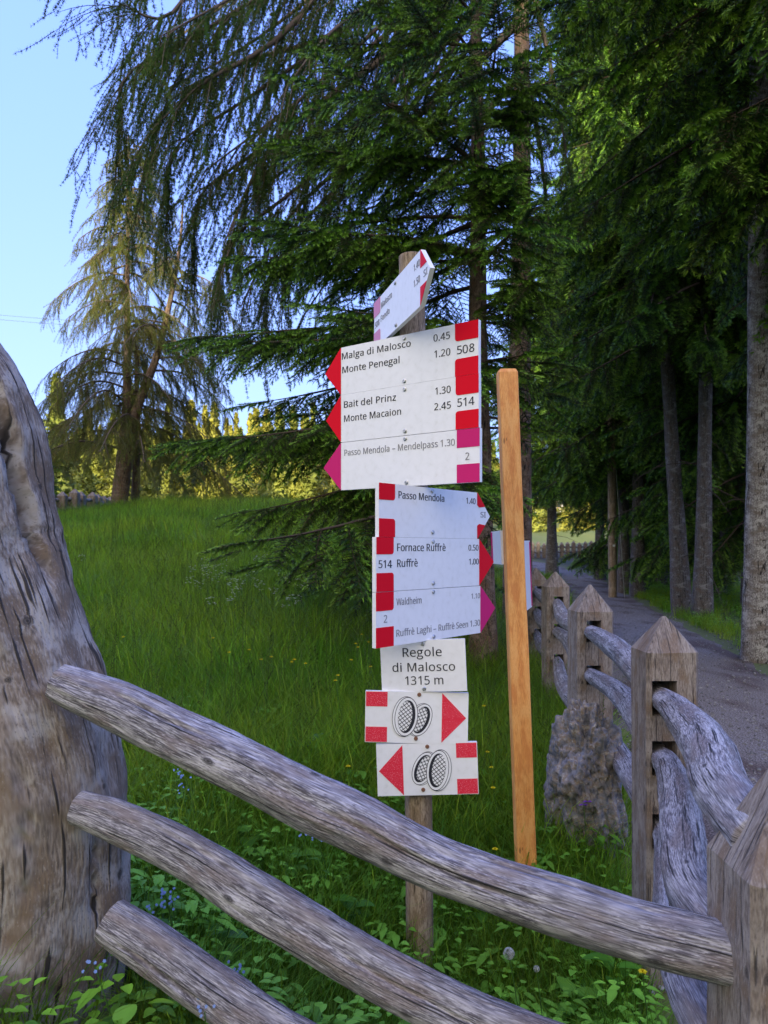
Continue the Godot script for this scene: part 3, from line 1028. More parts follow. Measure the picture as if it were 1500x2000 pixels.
func flowers_and_plants() -> void:
	rng.seed = 404
	for k in 46:
		var px := rng.randf_range(370, 610)
		var py := clampf(rng.randfn(1120, 24), 1080, 1172)
		if k < 5:
			px = [571.0, 560.0, 580.0, 412.0, 160.0][k]
			py = [1175.0, 1180.0, 1171.0, 1178.0, 1092.0][k]
		flower("cow_parsley", on_ground(px, py, rng.randf_range(0.42, 0.55)), 500 + k, "brightest white umbel, lowest in the patch left of the boards" if k < 3 else "small white umbel below the left half of the umbel patch" if k == 3 else "lone white umbel beside the leaning trunk post" if k == 4 else "white lacy umbel in the patch of umbels across the meadow", "white umbels in the meadow")
	var gold := [[241, 1245], [416, 1247], [448, 1275], [487, 1270], [510, 1289], [530, 1284], [575, 1289], [570, 1294], [597, 1297], [695, 1258], [699, 1265], [720, 1255], [724, 1303], [660, 1320], [655, 1330], [686, 1290], [680, 1498], [706, 1240], [960, 1500], [963, 1540], [967, 1660], [952, 1470], [945, 1380], [1118, 1330], [930, 1540], [1255, 1900]]
	for k in gold.size():
		flower("buttercup", on_ground(gold[k][0], gold[k][1], 0.38 if gold[k][1] < 1400 else 0.28), 700 + k, "lone yellow buttercup nearest the leaning trunk post" if gold[k][0] < 300 else "yellow buttercup in the open meadow left of the boards" if gold[k][0] < 620 else "yellow flower just above the upper rail, left of the arrow boards" if gold[k][1] == 1498 else "yellow buttercup in the grass close left of the lowest arrow boards" if gold[k][0] < 800 else "yellow buttercup between signpost and orange stake" if gold[k][0] < 1000 else "yellow buttercup between orange stake and pointed fence posts" if gold[k][0] < 1200 else "yellow buttercup under the upper rail near the bottom right", "yellow buttercups in the meadow")
	var blue := [[345, 1508], [364, 1520], [357, 1543], [335, 1753], [322, 1748], [330, 1770], [460, 1896], [300, 1775], [620, 1640], [595, 1632], [185, 1886], [400, 1976]]
	for k in blue.size():
		flower("forget_me_not", on_ground(blue[k][0], blue[k][1], 0.24), 740 + k, "tiny blue flower sprig between upper and middle rails near the trunk post" if blue[k][1] < 1600 else "tiny blue flower sprig between middle and lowest rails near the trunk post" if blue[k][1] < 1800 and blue[k][0] < 400 else "tiny blue flower sprig under the upper rail left of the signpost" if blue[k][1] < 1700 else "tiny blue flower sprig at the foot of the trunk post" if blue[k][0] < 200 else "tiny blue flower sprig beside the lowest rail at the bottom", "blue sprigs by the fence")
	flower("cranesbill", on_ground(1140, 1572, 0.3), 760, "single violet flower beside the pitted rock", "")
	flower("dandelion_clock", at(994, 1862, 1.75), 770, "round grey dandelion seed head standing below the upper rail", "")
	flower("dandelion_clock", at(1048, 1892, 1.85), 771, "smaller dandelion head right of the round grey one", "")
	var dock := Color(0.055, 0.15, 0.02)
	var lime := Color(0.1, 0.24, 0.025)
	plant("broadleaf_plant", "large bright leaves at the foot of the leaning trunk post", at(235, 1990, 1.36), 0.2, 11, 0.1, 0.034, lime, 1, 0.1, 0.5)
	plant("dock_plant", "dark oval leaves over the lowest rail at bottom left", at(330, 1990, 1.3), 0.16, 8, 0.14, 0.045, dock, 2, 0.05, 0.7)
	plant("nettle", "thin upright nettle in front of the lowest rail", at(330, 1990, 1.27), 0.3, 12, 0.05, 0.016, Color(0.09, 0.17, 0.03), 3, 0.2, 0.2)
	plant("broadleaf_plant", "blurred leafy sprig in the bottom left corner", at(8, 1995, 1.3), 0.15, 9, 0.07, 0.02, dock, 4, 0.1, 0.6)
	plant("dock_plant", "crinkled broad dock leaves between the upper and middle rails", on_ground(575, 1690, 0.1), 0.12, 9, 0.2, 0.06, lime, 5, 0.35, 0.5)
	plant("dock_plant", "dock rosette left of the crinkled one between the rails", on_ground(480, 1640, 0.1), 0.14, 8, 0.17, 0.05, Color(0.08, 0.2, 0.02), 6, 0.25, 0.5)
	plant("dock_plant", "bluish dock leaf plant above the upper rail near the boot signs", on_ground(605, 1480, 0.1), 0.16, 6, 0.19, 0.055, Color(0.05, 0.13, 0.05), 7, 0.2, 0.9)
	plant("broadleaf_plant", "leafy plant in the dark gap by the trunk post foot", on_ground(330, 1790, 0.12), 0.16, 10, 0.09, 0.03, lime, 8, 0.1, 0.4)
	plant("broadleaf_plant", "heart shaped leaves between the middle and lowest rails", on_ground(430, 1870, 0.1), 0.15, 10, 0.1, 0.04, dock, 9, 0.1, 0.4)
	plant("broadleaf_plant", "leafy clump left of the signpost foot", on_ground(690, 1790, 0.1), 0.15, 10, 0.12, 0.04, Color(0.06, 0.17, 0.02), 10, 0.1, 0.5)
	plant("broadleaf_plant", "leafy clump right of the signpost foot", on_ground(930, 1800, 0.1), 0.16, 10, 0.11, 0.036, Color(0.07, 0.19, 0.02), 11, 0.15, 0.5)
	plant("dock_plant", "toothed green leaves near the bottom right corner post", on_ground(1190, 1930, 0.08), 0.14, 10, 0.17, 0.035, Color(0.075, 0.21, 0.02), 12, 0.8, 0.4)
	plant("dock_plant", "light green leaves at the bottom edge right of centre", on_ground(1130, 1985, 0.08), 0.12, 9, 0.16, 0.035, lime, 13, 0.8, 0.4)
	plant("broadleaf_plant", "light green leafy weed in the grass right of the orange stake", on_ground(1155, 1650, 0.12), 0.2, 9, 0.08, 0.03, lime, 14, 0.3, 0.3)

# ------------------------------------------------------------------ signpost
var font := SystemFont.new()
func text(parent: Node, s: String, x0: float, x1: float, y: float, cap: float, m: Material, z := 0.0006) -> void:
	var t := TextMesh.new()
	t.font = font
	t.font_size = 48
	t.pixel_size = cap / 0.714 / 48.0
	t.depth = 0.0008
	t.curve_step = 2.0
	t.horizontal_alignment = HORIZONTAL_ALIGNMENT_LEFT
	t.text = "M"
	var low := t.get_aabb().position.y
	t.text = s
	var bb := t.get_aabb()
	var o := obj("lettering", t, m, parent)
	var k := (x1 - x0) / bb.size.x
	o.scale = Vector3(k, 1, 1)
	o.position = Vector3(x0 - bb.position.x * k, -y - low, z)

func rect(x0: float, y0: float, x1: float, y1: float) -> PackedVector2Array:
	return PackedVector2Array([Vector2(x0, -y0), Vector2(x1, -y0), Vector2(x1, -y1), Vector2(x0, -y1)])

# a block with one corner rounded: where = 0..3 clockwise from top left
func block(parent: Node, x0: float, y0: float, x1: float, y1: float, where: int, m: Material) -> void:
	var p := PackedVector2Array()
	var c := [Vector2(x0, -y0), Vector2(x1, -y0), Vector2(x1, -y1), Vector2(x0, -y1)]
	for k in 4:
		if k == where:
			var rr := 0.009
			var prev: Vector2 = (c[(k + 3) % 4] - c[k]).normalized() * rr
			var next: Vector2 = (c[(k + 1) % 4] - c[k]).normalized() * rr
			for i in 6:
				var a := PI * 0.5 * i / 5.0
				p.append(c[k] + prev + next - prev * sin(a) - next * cos(a))
		else: p.append(c[k])
	if where >= 0:
		# keep the outline in order: the arc above runs from the previous edge to the next
		pass
	obj("red_block", extrude(p, 0.0004, 0.0012), m, parent)

func board(post: Node, L: Vector3, R: Vector3, len: float, h: float, tip: float, label: String) -> MeshInstance3D:
	# L, R: front top corners; tip > 0 points right, tip < 0 left
	var x := (R - L).normalized()
	var z := x.cross(Vector3.UP).normalized()
	if z.z < 0.0 and absf(z.z) > 0.01: z = -z
	var y := z.cross(x)
	var p := PackedVector2Array()
	if tip < 0.0: p = PackedVector2Array([Vector2(0, 0), Vector2(len, 0), Vector2(len, -h), Vector2(0, -h), Vector2(tip, -h * 0.5)])
	elif tip > 0.0: p = PackedVector2Array([Vector2(0, 0), Vector2(len, 0), Vector2(len + tip, -h * 0.5), Vector2(len, -h), Vector2(0, -h)])
	else: p = rect(0, 0, len, h)
	var o := obj("sign_board", extrude(p, -0.013, 0.0), mat.white, post)
	o.transform = Transform3D(Basis(x, y, z), L - post.position)
	o.set_meta("label", label)
	return o

func bolt(parent: Node, x: float, y: float, m: Material, r := 0.006) -> void:
	var b := B.new()
	var pts := [[0.0, 0.0], [0.0, r], [0.0028, r * 0.96], [0.0042, r * 0.72], [0.0042, r * 0.35], [0.003, r * 0.3], [0.003, 0.0]]
	for k in 12:
		var a := TAU * k / 12.0
		var a1 := TAU * (k + 1) / 12.0
		for i in range(1, pts.size() - 1):
			var f := func(q: Array, an: float) -> Vector3: return Vector3(cos(an) * q[1], sin(an) * q[1], q[0])
			var A: Vector3 = f.call(pts[i], a)
			var C: Vector3 = f.call(pts[i], a1)
			var D: Vector3 = f.call(pts[i + 1], a1)
			var E: Vector3 = f.call(pts[i + 1], a)
			var nn := Vector3(cos(a) * 0.6, sin(a) * 0.6, 0.8) if i < 3 else Vector3(0, 0, 1)
			b.quad(A, C, D, E, nn.normalized(), Color.WHITE)
	obj("bolt", b.mesh(), m, parent, Vector3(x, -y, 0.0004))

func ellipse(cx: float, cy: float, a: float, b: float, rot: float, n := 28) -> PackedVector2Array:
	var p := PackedVector2Array()
	for k in n:
		var t := TAU * k / n
		p.append(Vector2(cx, -cy) + Vector2(a * cos(t), b * sin(t)).rotated(rot))
	return p

func sole(parent: Node, cx: float, cy: float, a: float, b: float, rot: float, dark: float, z: float) -> void:
	# a netted snowshoe-like sole mark: outer double outline, pale rim, dark inner edge, lattice
	obj("sole_outline", extrude(ellipse(cx - dark * 0.004, cy, a * 1.1, b * 1.03, rot), z, z + 0.0002), mat.ink, parent)
	obj("sole_rim", extrude(ellipse(cx - dark * 0.004, cy, a * 1.06, b * 1.0, rot), z, z + 0.0004), mat.white, parent)
	obj("sole_outline", extrude(ellipse(cx, cy, a, b, rot), z, z + 0.0006), mat.ink, parent)
	obj("sole_rim", extrude(ellipse(cx, cy, a * 0.95, b * 0.965, rot), z, z + 0.0008), mat.white, parent)
	obj("sole_tread", extrude(ellipse(cx + dark * 0.001, cy, a * 0.74, b * 0.84, rot), z, z + 0.001), mat.ink, parent)
	obj("sole_tread", extrude(ellipse(cx - dark * a * 0.1, cy - b * 0.02, a * 0.6, b * 0.76, rot), z, z + 0.0012), mat.white, parent)
	var g := B.new()
	var ca := a * 0.6
	var cb := b * 0.76
	for s in [-1.0, 1.0]:
		var dir := Vector2(1.0, s * 0.95).normalized()
		var no := Vector2(-dir.y, dir.x)
		for k in range(-7, 8):
			var o := no * (k * 0.0092)
			# where the line o + t dir meets the ellipse
			var A := pow(dir.x / ca, 2.0) + pow(dir.y / cb, 2.0)
			var Bq := 2.0 * (o.x * dir.x / (ca * ca) + o.y * dir.y / (cb * cb))
			var Cq := pow(o.x / ca, 2.0) + pow(o.y / cb, 2.0) - 1.0
			var D := Bq * Bq - 4.0 * A * Cq
			if D <= 0.0: continue
			var t0 := (-Bq - sqrt(D)) / (2.0 * A)
			var t1 := (-Bq + sqrt(D)) / (2.0 * A)
			var c := Vector2(cx - dark * a * 0.1, -(cy - b * 0.02))
			var p := c + (o + dir * t0).rotated(rot)
			var q := c + (o + dir * t1).rotated(rot)
			var w := no.rotated(rot) * 0.00095
			var zz := z + 0.0014 + (0.0001 if s > 0.0 else 0.0)
			g.quad(Vector3(p.x - w.x, p.y - w.y, zz), Vector3(q.x - w.x, q.y - w.y, zz), Vector3(q.x + w.x, q.y + w.y, zz), Vector3(p.x + w.x, p.y + w.y, zz), Vector3(0, 0, 1), Color.WHITE)
	obj("sole_lattice", g.mesh(), mat.ink, parent)

func W(x: float, r: float, d: float) -> Vector3:
	return Vector3(x, EYE + r, -d)

func signpost() -> void:
	font.font_names = PackedStringArray(["Droid Sans"])
	var base := Vector3(0.112, gh(0.112, -2.335), -2.335)
	var t := thing("trail_signpost", "wooden trail signpost carrying stacked white and red direction boards", "signpost", base)
	var top := W(0.083, 0.885, 2.335) - base
	obj("pole", log_mesh([Vector3(0, -0.3, 0), top * 0.35, top * 0.7, top], [0.042, 0.041, 0.04, 0.038], 60, 28, 3, 0.03, 2.0, 0.0, 0.9, [[0.05, 0.5, 4.2, 0.06, 0.008, 0.3]]), mat.pole, t)
	# three boards pointing left
	var L := W(-0.136, 0.64, 2.45)
	var R := W(0.262, 0.64, 2.148)
	var a := board(t, L, R, 0.5, 0.1495, -0.066, "white and red arrow board reading Malga di Malosco and Monte Penegal")
	obj("arrow_tip", extrude(PackedVector2Array([Vector2(0, 0), Vector2(0, -0.1495), Vector2(-0.066, -0.0748)]), 0.0004, 0.0012), mat.red, a)
	block(a, 0.424, 0.0, 0.5, 0.05, 3, mat.red)
	block(a, 0.424, 0.1, 0.5, 0.1495, 0, mat.red)
	text(a, "Malga di Malosco", 0.004, 0.27, 0.0385, 0.0205, mat.ink)
	text(a, "Monte Penegal", 0.006, 0.229, 0.082, 0.0205, mat.ink)
	text(a, "0.45", 0.351, 0.407, 0.038, 0.0205, mat.ink)
	text(a, "1.20", 0.354, 0.408, 0.085, 0.0205, mat.ink)
	text(a, "508", 0.4306, 0.487, 0.087, 0.0235, mat.ink)
	bolt(a, 0.246, 0.011, mat.steel); bolt(a, 0.247, 0.138, mat.steel)
	var dn := Vector3(0, -0.15, 0)
	a = board(t, L + dn, R + dn, 0.501, 0.1495, -0.062, "white and red arrow board reading Bait del Prinz and Monte Macaion")
	obj("arrow_tip", extrude(PackedVector2Array([Vector2(0, 0), Vector2(0, -0.1495), Vector2(-0.062, -0.0748)]), 0.0004, 0.0012), mat.red, a)
	block(a, 0.426, 0.0, 0.501, 0.053, 3, mat.red)
	block(a, 0.426, 0.098, 0.501, 0.1495, 0, mat.red)
	text(a, "Bait del Prinz", 0.0126, 0.2156, 0.042, 0.0205, mat.ink)
	text(a, "Monte Macaion", 0.0132, 0.2347, 0.0863, 0.0205, mat.ink)
	text(a, "1.30", 0.3568, 0.409, 0.042, 0.0205, mat.ink)
	text(a, "2.45", 0.3535, 0.41, 0.087, 0.0205, mat.ink)
	text(a, "514", 0.4317, 0.487, 0.0855, 0.0235, mat.ink)
	bolt(a, 0.248, 0.013, mat.steel); bolt(a, 0.249, 0.137, mat.steel)
	dn = Vector3(0, -0.301, 0)
	a = board(t, L + dn, R + dn, 0.504, 0.15, -0.073, "white and magenta arrow board reading Passo Mendola Mendelpass")
	obj("arrow_tip", extrude(PackedVector2Array([Vector2(0, 0), Vector2(0, -0.15), Vector2(-0.073, -0.075)]), 0.0004, 0.0012), mat.magenta, a)
	block(a, 0.43, 0.0, 0.504, 0.051, -1, mat.magenta)
	block(a, 0.43, 0.098, 0.504, 0.15, -1, mat.magenta)
	text(a, "Passo Mendola – Mendelpass 1.30", 0.0145, 0.423, 0.0425, 0.0195, mat.faded)
	text(a, "2", 0.458, 0.4703, 0.0866, 0.021, mat.faded)
	bolt(a, 0.25, 0.009, mat.steel); bolt(a, 0.255, 0.139, mat.steel)
	# three boards pointing right
	L = W(-0.014, 0.183, 2.10)
	R = W(0.305, 0.183, 2.48)
	a = board(t, L, R, 0.486, 0.1475, 0.074, "white and red arrow board reading Passo Mendola pointing right")
	obj("arrow_tip", extrude(PackedVector2Array([Vector2(0.484, 0), Vector2(0.486, 0), Vector2(0.53, -0.0437), Vector2(0.495, -0.047), Vector2(0.484, -0.04)]), 0.0004, 0.0012), mat.red, a)
	obj("arrow_tip", extrude(PackedVector2Array([Vector2(0.486, -0.1475), Vector2(0.484, -0.1475), Vector2(0.484, -0.106), Vector2(0.495, -0.1), Vector2(0.531, -0.103)]), 0.0004, 0.0012), mat.red, a)
	block(a, 0.0, 0.0, 0.0687, 0.0455, 2, mat.red)
	block(a, 0.0, 0.097, 0.0687, 0.1475, 1, mat.red)
	text(a, "Passo Mendola", 0.0848, 0.3038, 0.0385, 0.0205, mat.ink)
	text(a, "1.40", 0.422, 0.4737, 0.0375, 0.0185, mat.ink)
	text(a, "SI", 0.5039, 0.5346, 0.0785, 0.018, mat.faded)
	bolt(a, 0.2434, 0.009, mat.steel); bolt(a, 0.245, 0.1306, mat.steel)
	dn = Vector3(0, -0.148, 0)
	a = board(t, L + dn + Vector3(-0.008, 0, 0.009), R + dn, 0.508, 0.149, 0.086, "white and red arrow board reading Fornace Ruffrè and Ruffrè")
	obj("arrow_tip", extrude(PackedVector2Array([Vector2(0.508, 0), Vector2(0.508, -0.149), Vector2(0.594, -0.0745)]), 0.0004, 0.0012), mat.red, a)
	block(a, 0.002, 0.0, 0.075, 0.047, 2, mat.red)
	block(a, 0.002, 0.098, 0.075, 0.149, 1, mat.red)
	text(a, "514", 0.011, 0.068, 0.0845, 0.0215, mat.ink)
	text(a, "Fornace Ruffrè", 0.091, 0.3225, 0.0385, 0.0215, mat.ink)
	text(a, "Ruffrè", 0.091, 0.1845, 0.083, 0.0215, mat.ink)
	text(a, "0.50", 0.447, 0.503, 0.037, 0.0185, mat.ink)
	text(a, "1.00", 0.45, 0.5045, 0.081, 0.0185, mat.ink)
	bolt(a, 0.259, 0.0105, mat.steel); bolt(a, 0.26, 0.134, mat.steel)
	dn = Vector3(0, -0.2985, 0)
	a = board(t, L + dn + Vector3(-0.008, 0, 0.009), R + dn, 0.515, 0.151, 0.088, "white board with faded lettering reading Waldheim and Ruffrè Laghi")
	obj("arrow_tip", extrude(PackedVector2Array([Vector2(0.515, 0), Vector2(0.515, -0.151), Vector2(0.603, -0.0755)]), 0.0004, 0.0012), mat.magenta, a)
	block(a, 0.0, 0.0, 0.075, 0.051, 2, mat.red)
	block(a, 0.0, 0.096, 0.075, 0.151, -1, mat.red)
	text(a, "2", 0.033, 0.047, 0.084, 0.021, mat.faded)
	text(a, "Waldheim", 0.0876, 0.203, 0.0395, 0.0195, mat.faded)
	text(a, "1.10", 0.463, 0.512, 0.039, 0.0165, mat.faded)
	text(a, "Ruffrè Laghi – Ruffrè Seen 1.30", 0.0876, 0.512, 0.127, 0.0195, mat.faded)
	bolt(a, 0.26, 0.0085, mat.steel); bolt(a, 0.262, 0.141, mat.steel)
	# place name
	L = at(742, 1252, 2.285)
	R = at(908, 1247.5, 2.25)
	a = board(t, L, R, 0.25, 0.152, 0.0, "plain white name plate reading Regole di Malosco 1315 m")
	text(a, "Regole", 0.066, 0.181, 0.0485, 0.026, mat.ink)
	text(a, "di Malosco", 0.034, 0.218, 0.092, 0.0255, mat.ink)
	text(a, "1315 m", 0.07, 0.182, 0.131, 0.0255, mat.ink)
	bolt(a, 0.126, 0.012, mat.steel); bolt(a, 0.125, 0.143, mat.steel)
	# two snowshoe boards
	L = at(714, 1349, 2.275)
	R = at(915, 1353.5, 2.265)
	a = board(t, L, R, 0.302, 0.151, 0.0, "square white board with two soles and red arrow to the right")
	block(a, 0.002, 0.002, 0.065, 0.045, -1, mat.worn)
	block(a, 0.002, 0.105, 0.065, 0.149, -1, mat.worn)
	obj("arrow_mark", extrude(PackedVector2Array([Vector2(0.225, -0.002), Vector2(0.296, -0.074), Vector2(0.225, -0.147)]), 0.0004, 0.0012), mat.worn, a)
	sole(a, 0.164, 0.082, 0.03, 0.05, -0.38, 1.0, 0.0004)
	sole(a, 0.121, 0.073, 0.034, 0.058, -0.12, 1.0, 0.0022)
	bolt(a, 0.158, 0.008, mat.rust); bolt(a, 0.15, 0.137, mat.rust)
	L = at(734.5, 1454, 2.275)
	R = at(930, 1449, 2.265)
	a = board(t, L, R, 0.296, 0.1525, 0.0, "square white board with two soles and red arrow to the left")
	block(a, 0.234, 0.002, 0.294, 0.045, -1, mat.worn)
	block(a, 0.234, 0.107, 0.294, 0.1505, -1, mat.worn)
	obj("arrow_mark", extrude(PackedVector2Array([Vector2(0.077, -0.004), Vector2(0.006, -0.079), Vector2(0.077, -0.151)]), 0.0004, 0.0012), mat.worn, a)
	sole(a, 0.136, 0.074, 0.03, 0.051, -0.42, -1.0, 0.0004)
	sole(a, 0.178, 0.08, 0.033, 0.06, -0.16, -1.0, 0.0022)
	bolt(a, 0.15, 0.01, mat.rust); bolt(a, 0.134, 0.136, mat.rust)
	# the board at the head of the pole, turned edge on
	L = W(-0.032, 0.804, 2.526)
	R = W(0.0986, 0.804, 2.07)
	a = board(t, L, R, 0.474, 0.15, 0.075, "narrow looking board at the pole head reading Malosco and Fondo")
	block(a, 0.0, 0.0, 0.074, 0.05, 2, mat.pink)
	block(a, 0.0, 0.1, 0.074, 0.15, 1, mat.pink)
	obj("arrow_tip", extrude(PackedVector2Array([Vector2(0.472, 0), Vector2(0.474, 0), Vector2(0.524, -0.05), Vector2(0.472, -0.05)]), 0.0004, 0.0012), mat.red, a)
	obj("arrow_tip", extrude(PackedVector2Array([Vector2(0.474, -0.15), Vector2(0.472, -0.15), Vector2(0.472, -0.1), Vector2(0.524, -0.1)]), 0.0004, 0.0012), mat.red, a)
	text(a, "Malosco", 0.0854, 0.2036, 0.0425, 0.0195, mat.faded)
	text(a, "508", 0.012, 0.064, 0.0865, 0.02, mat.faded)
	text(a, "Fondo", 0.0817, 0.1785, 0.0835, 0.0195, mat.faded)
	text(a, "1.40", 0.4154, 0.467, 0.04, 0.019, mat.faded)
	text(a, "1.50", 0.4154, 0.467, 0.0835, 0.019, mat.faded)
	text(a, "SI", 0.4979, 0.528, 0.083, 0.018, mat.faded)
	bolt(a, 0.24, 0.0125, mat.steel); bolt(a, 0.247, 0.139, mat.steel)

func stake() -> void:
	var base := Vector3(0.505, gh(0.505, -2.72), -2.72)
	var top := at(990, 722, 2.72)
	var t := thing("marker_stake", "new orange wooden stake with boards on its back, right of the signpost", "stake", base)
	var up := (top - base)
	var len := up.length()
	var y := up.normalized()
	var x := y.cross(Vector3(0.1, 0, 1)).normalized()
	t.transform = Transform3D(Basis(x, y, x.cross(y)), base)
	obj("post", prism(Vector2(0.0335, 0.022), -0.3, len - 0.012, 0.012, 0.8, 0.002, 12, 2, 24), mat.stake, t)
	# boards screwed to the back edges, seen nearly edge on
	for k in 2:
		var h := 0.25 if k == 0 else 0.12
		var p := Vector3(0.036, 0, -0.018) if k == 0 else Vector3(-0.036, 0, -0.018)
		var q := Vector3(0.112, 0, -0.2) if k == 0 else Vector3(-0.026, 0, -0.2)
		var b := B.new()
		var wd := p.distance_to(q)
		boxm(b, Vector3.ZERO, Vector3(wd, h, 0.01))
		var o := obj("back_board", b.mesh(), mat.white, t)
		var yc: float = ((HOR - (1124.0 if k == 0 else 1068.0)) / F * 2.8 + EYE - base.y)
		o.position = (p + q) * 0.5 + Vector3(0, yc, 0)
		o.rotation.y = atan2(-(q - p).z, (q - p).x)
		for e in [-1.0, 1.0]:
			b = B.new()
			boxm(b, Vector3(wd * 0.5 - 0.016, 0, 0.0062 * e), Vector3(0.022, h * 0.96, 0.0012))
			obj("stripe", b.mesh(), mat.magenta, o)

# ------------------------------------------------------------------ fences
func cut_post(parent: Node, where: Vector3, half: float, y0: float, y1: float, top: float, holes: Array, sd: int, turn := 0.0) -> void:
	var c := CSGCombiner3D.new()
	c.name = "post"
	var m := CSGMesh3D.new()
	m.name = "body"
	m.mesh = prism(Vector2(half, half), y0, y1, top, 0.06, 0.004, sd)
	m.material = mat.post
	c.add_child(m)
	for h in holes:   # [x, y, width, height]
		var b := CSGBox3D.new()
		b.name = "mortise"
		b.operation = CSGShape3D.OPERATION_SUBTRACTION
		b.size = Vector3(h[2], h[3], half * 4.0)
		b.position = Vector3(h[0], h[1], 0)
		b.material = mat.post
		c.add_child(b, true)
	parent.add_child(c, true)
	c.position = where
	c.rotation.y = turn

func px_line(parts: Array, d0: float, d1: float) -> Array:
	var out := []
	var x0: float = parts[0][0]
	var x1: float = parts[-1][0]
	for p in parts: out.append(at(p[0], p[1], lerpf(d0, d1, (p[0] - x0) / (x1 - x0))))
	return out

func rail(parent: Node, pts: Array, rads: Array, sd: int, cracks: Array = [], rows := 70) -> void:
	var loc := []
	for p in pts: loc.append(p - parent.position)
	var m := log_mesh(loc, rads, rows, 72, sd, 0.085, 2.25, 0.3, 0.55, cracks)
	obj("rail", m, mat.rail, parent)

func fences() -> void:
	# the front fence: leaning trunk and three long rails
	var base := Vector3(-0.74, gh(-0.74, -1.72), -1.72)
	var t := thing("front_fence", "weathered grey rail fence with thick leaning trunk post in the foreground", "fence", base)
	var ax := []
	for q in [[-0.825, -1.3, 1.7], [-0.810, -1.0, 1.7], [-0.775, -0.75, 1.7], [-0.780, -0.5, 1.7], [-0.865, -0.2, 1.71], [-0.935, 0.0, 1.72], [-0.965, 0.2, 1.72], [-1.0, 0.33, 1.72], [-1.035, 0.47, 1.72]]: ax.append(W(q[0], q[1], q[2]) - base)
	obj("trunk_post", log_mesh(ax, [0.235, 0.205, 0.19, 0.185, 0.185, 0.185, 0.185, 0.175, 0.13], 130, 96, 44, 0.075, 2.7, 0.55, 0.8, [[0.64, 0.99, 6.6, 0.11, 0.11, -0.9], [0.3, 0.52, 5.6, 0.03, 0.02, 0.2], [0.05, 0.3, 5.9, 0.04, 0.03, 0.3], [0.2, 0.44, 6.4, 0.025, 0.02, -0.2], [0.5, 0.62, 5.5, 0.05, 0.02, 0.3]]), mat.trunk_post, t)
	var d0 := 1.53
	rail(t, px_line([[116, 1333], [160, 1352], [240, 1384], [360, 1443], [480, 1500], [600, 1562], [700, 1608], [840, 1680], [950, 1723], [1108, 1775], [1243, 1818], [1383, 1853], [1450, 1872]], d0 + 0.03, 1.21), [0.037, 0.043, 0.049, 0.05, 0.051, 0.053, 0.052, 0.047, 0.045, 0.048, 0.047, 0.047, 0.045], 5, [[0.38, 0.8, 4.75, 0.08, 0.016, 0.5], [0.08, 0.3, 4.3, 0.08, 0.012, 0.3], [0.6, 0.98, 3.9, 0.08, 0.014, -0.2]])
	rail(t, px_line([[154, 1578], [180, 1587], [224, 1603], [320, 1647], [400, 1691], [480, 1744], [600, 1816], [740, 1900], [860, 1960], [980, 2015], [1200, 2096], [1430, 2170]], d0 + 0.03, 1.21), [0.034, 0.036, 0.041, 0.042, 0.043, 0.047, 0.047, 0.047, 0.045, 0.045, 0.044, 0.042], 6, [[0.4, 0.75, 4.6, 0.08, 0.014, 0.4], [0.1, 0.34, 4.1, 0.08, 0.01, 0.3]])
	rail(t, px_line([[214, 1797], [245, 1818], [300, 1853], [400, 1925], [500, 1992], [600, 2050], [900, 2190], [1200, 2300], [1430, 2370]], d0 + 0.02, 1.21), [0.042, 0.044, 0.046, 0.047, 0.046, 0.045, 0.045, 0.045, 0.045], 7, [[0.03, 0.24, 5.2, 0.12, 0.024, -0.6]])
	# the fence along the path
	t = thing("path_fence", "wooden fence of pointed square posts running beside the gravel path", "fence", Vector3(0.83, gh(0.83, -2.3), -2.3))
	var o := t.position
	var y := func(r: float) -> float: return EYE + r - o.y
	cut_post(t, W(0.615, 0, 1.195) - Vector3(o.x, EYE, o.z) + Vector3(0, -EYE, 0) + Vector3(0, EYE, 0) - Vector3(0, o.y - o.y, 0), 0.085, y.call(-1.6), y.call(-0.485), 0.165, [], 1)
	cut_post(t, Vector3(0.832, EYE, -2.3) - Vector3(o.x, EYE, o.z), 0.075, y.call(-1.6), y.call(-0.297), 0.1, [[-0.025, y.call(-0.427), 0.072, 0.1], [-0.025, y.call(-0.6), 0.072, 0.1], [-0.025, y.call(-0.81), 0.07, 0.1]], 2)
	cut_post(t, Vector3(0.985, EYE, -3.7) - Vector3(o.x, EYE, o.z), 0.086, y.call(-1.6), y.call(-0.29), 0.125, [[-0.01, y.call(-0.38), 0.07, 0.1], [-0.01, y.call(-0.585), 0.07, 0.09], [-0.01, y.call(-0.8), 0.07, 0.09]], 3, 0.06)
	cut_post(t, Vector3(1.175, EYE, -5.3) - Vector3(o.x, EYE, o.z), 0.079, y.call(-1.6), y.call(-0.25), 0.1, [[0.0, y.call(-0.36), 0.066, 0.09], [0.0, y.call(-0.545), 0.066, 0.09], [0.0, y.call(-0.75), 0.066, 0.09]], 4, 0.06)
	cut_post(t, Vector3(1.372, EYE, -7.0) - Vector3(o.x, EYE, o.z), 0.085, y.call(-1.6), y.call(-0.27), 0.11, [[0.0, y.call(-0.37), 0.066, 0.09], [0.0, y.call(-0.55), 0.066, 0.09], [0.0, y.call(-0.75), 0.066, 0.09]], 5, 0.06)
	cut_post(t, Vector3(1.6, EYE, -8.9) - Vector3(o.x, EYE, o.z), 0.085, y.call(-1.6), y.call(-0.3), 0.11, [], 6, 0.06)
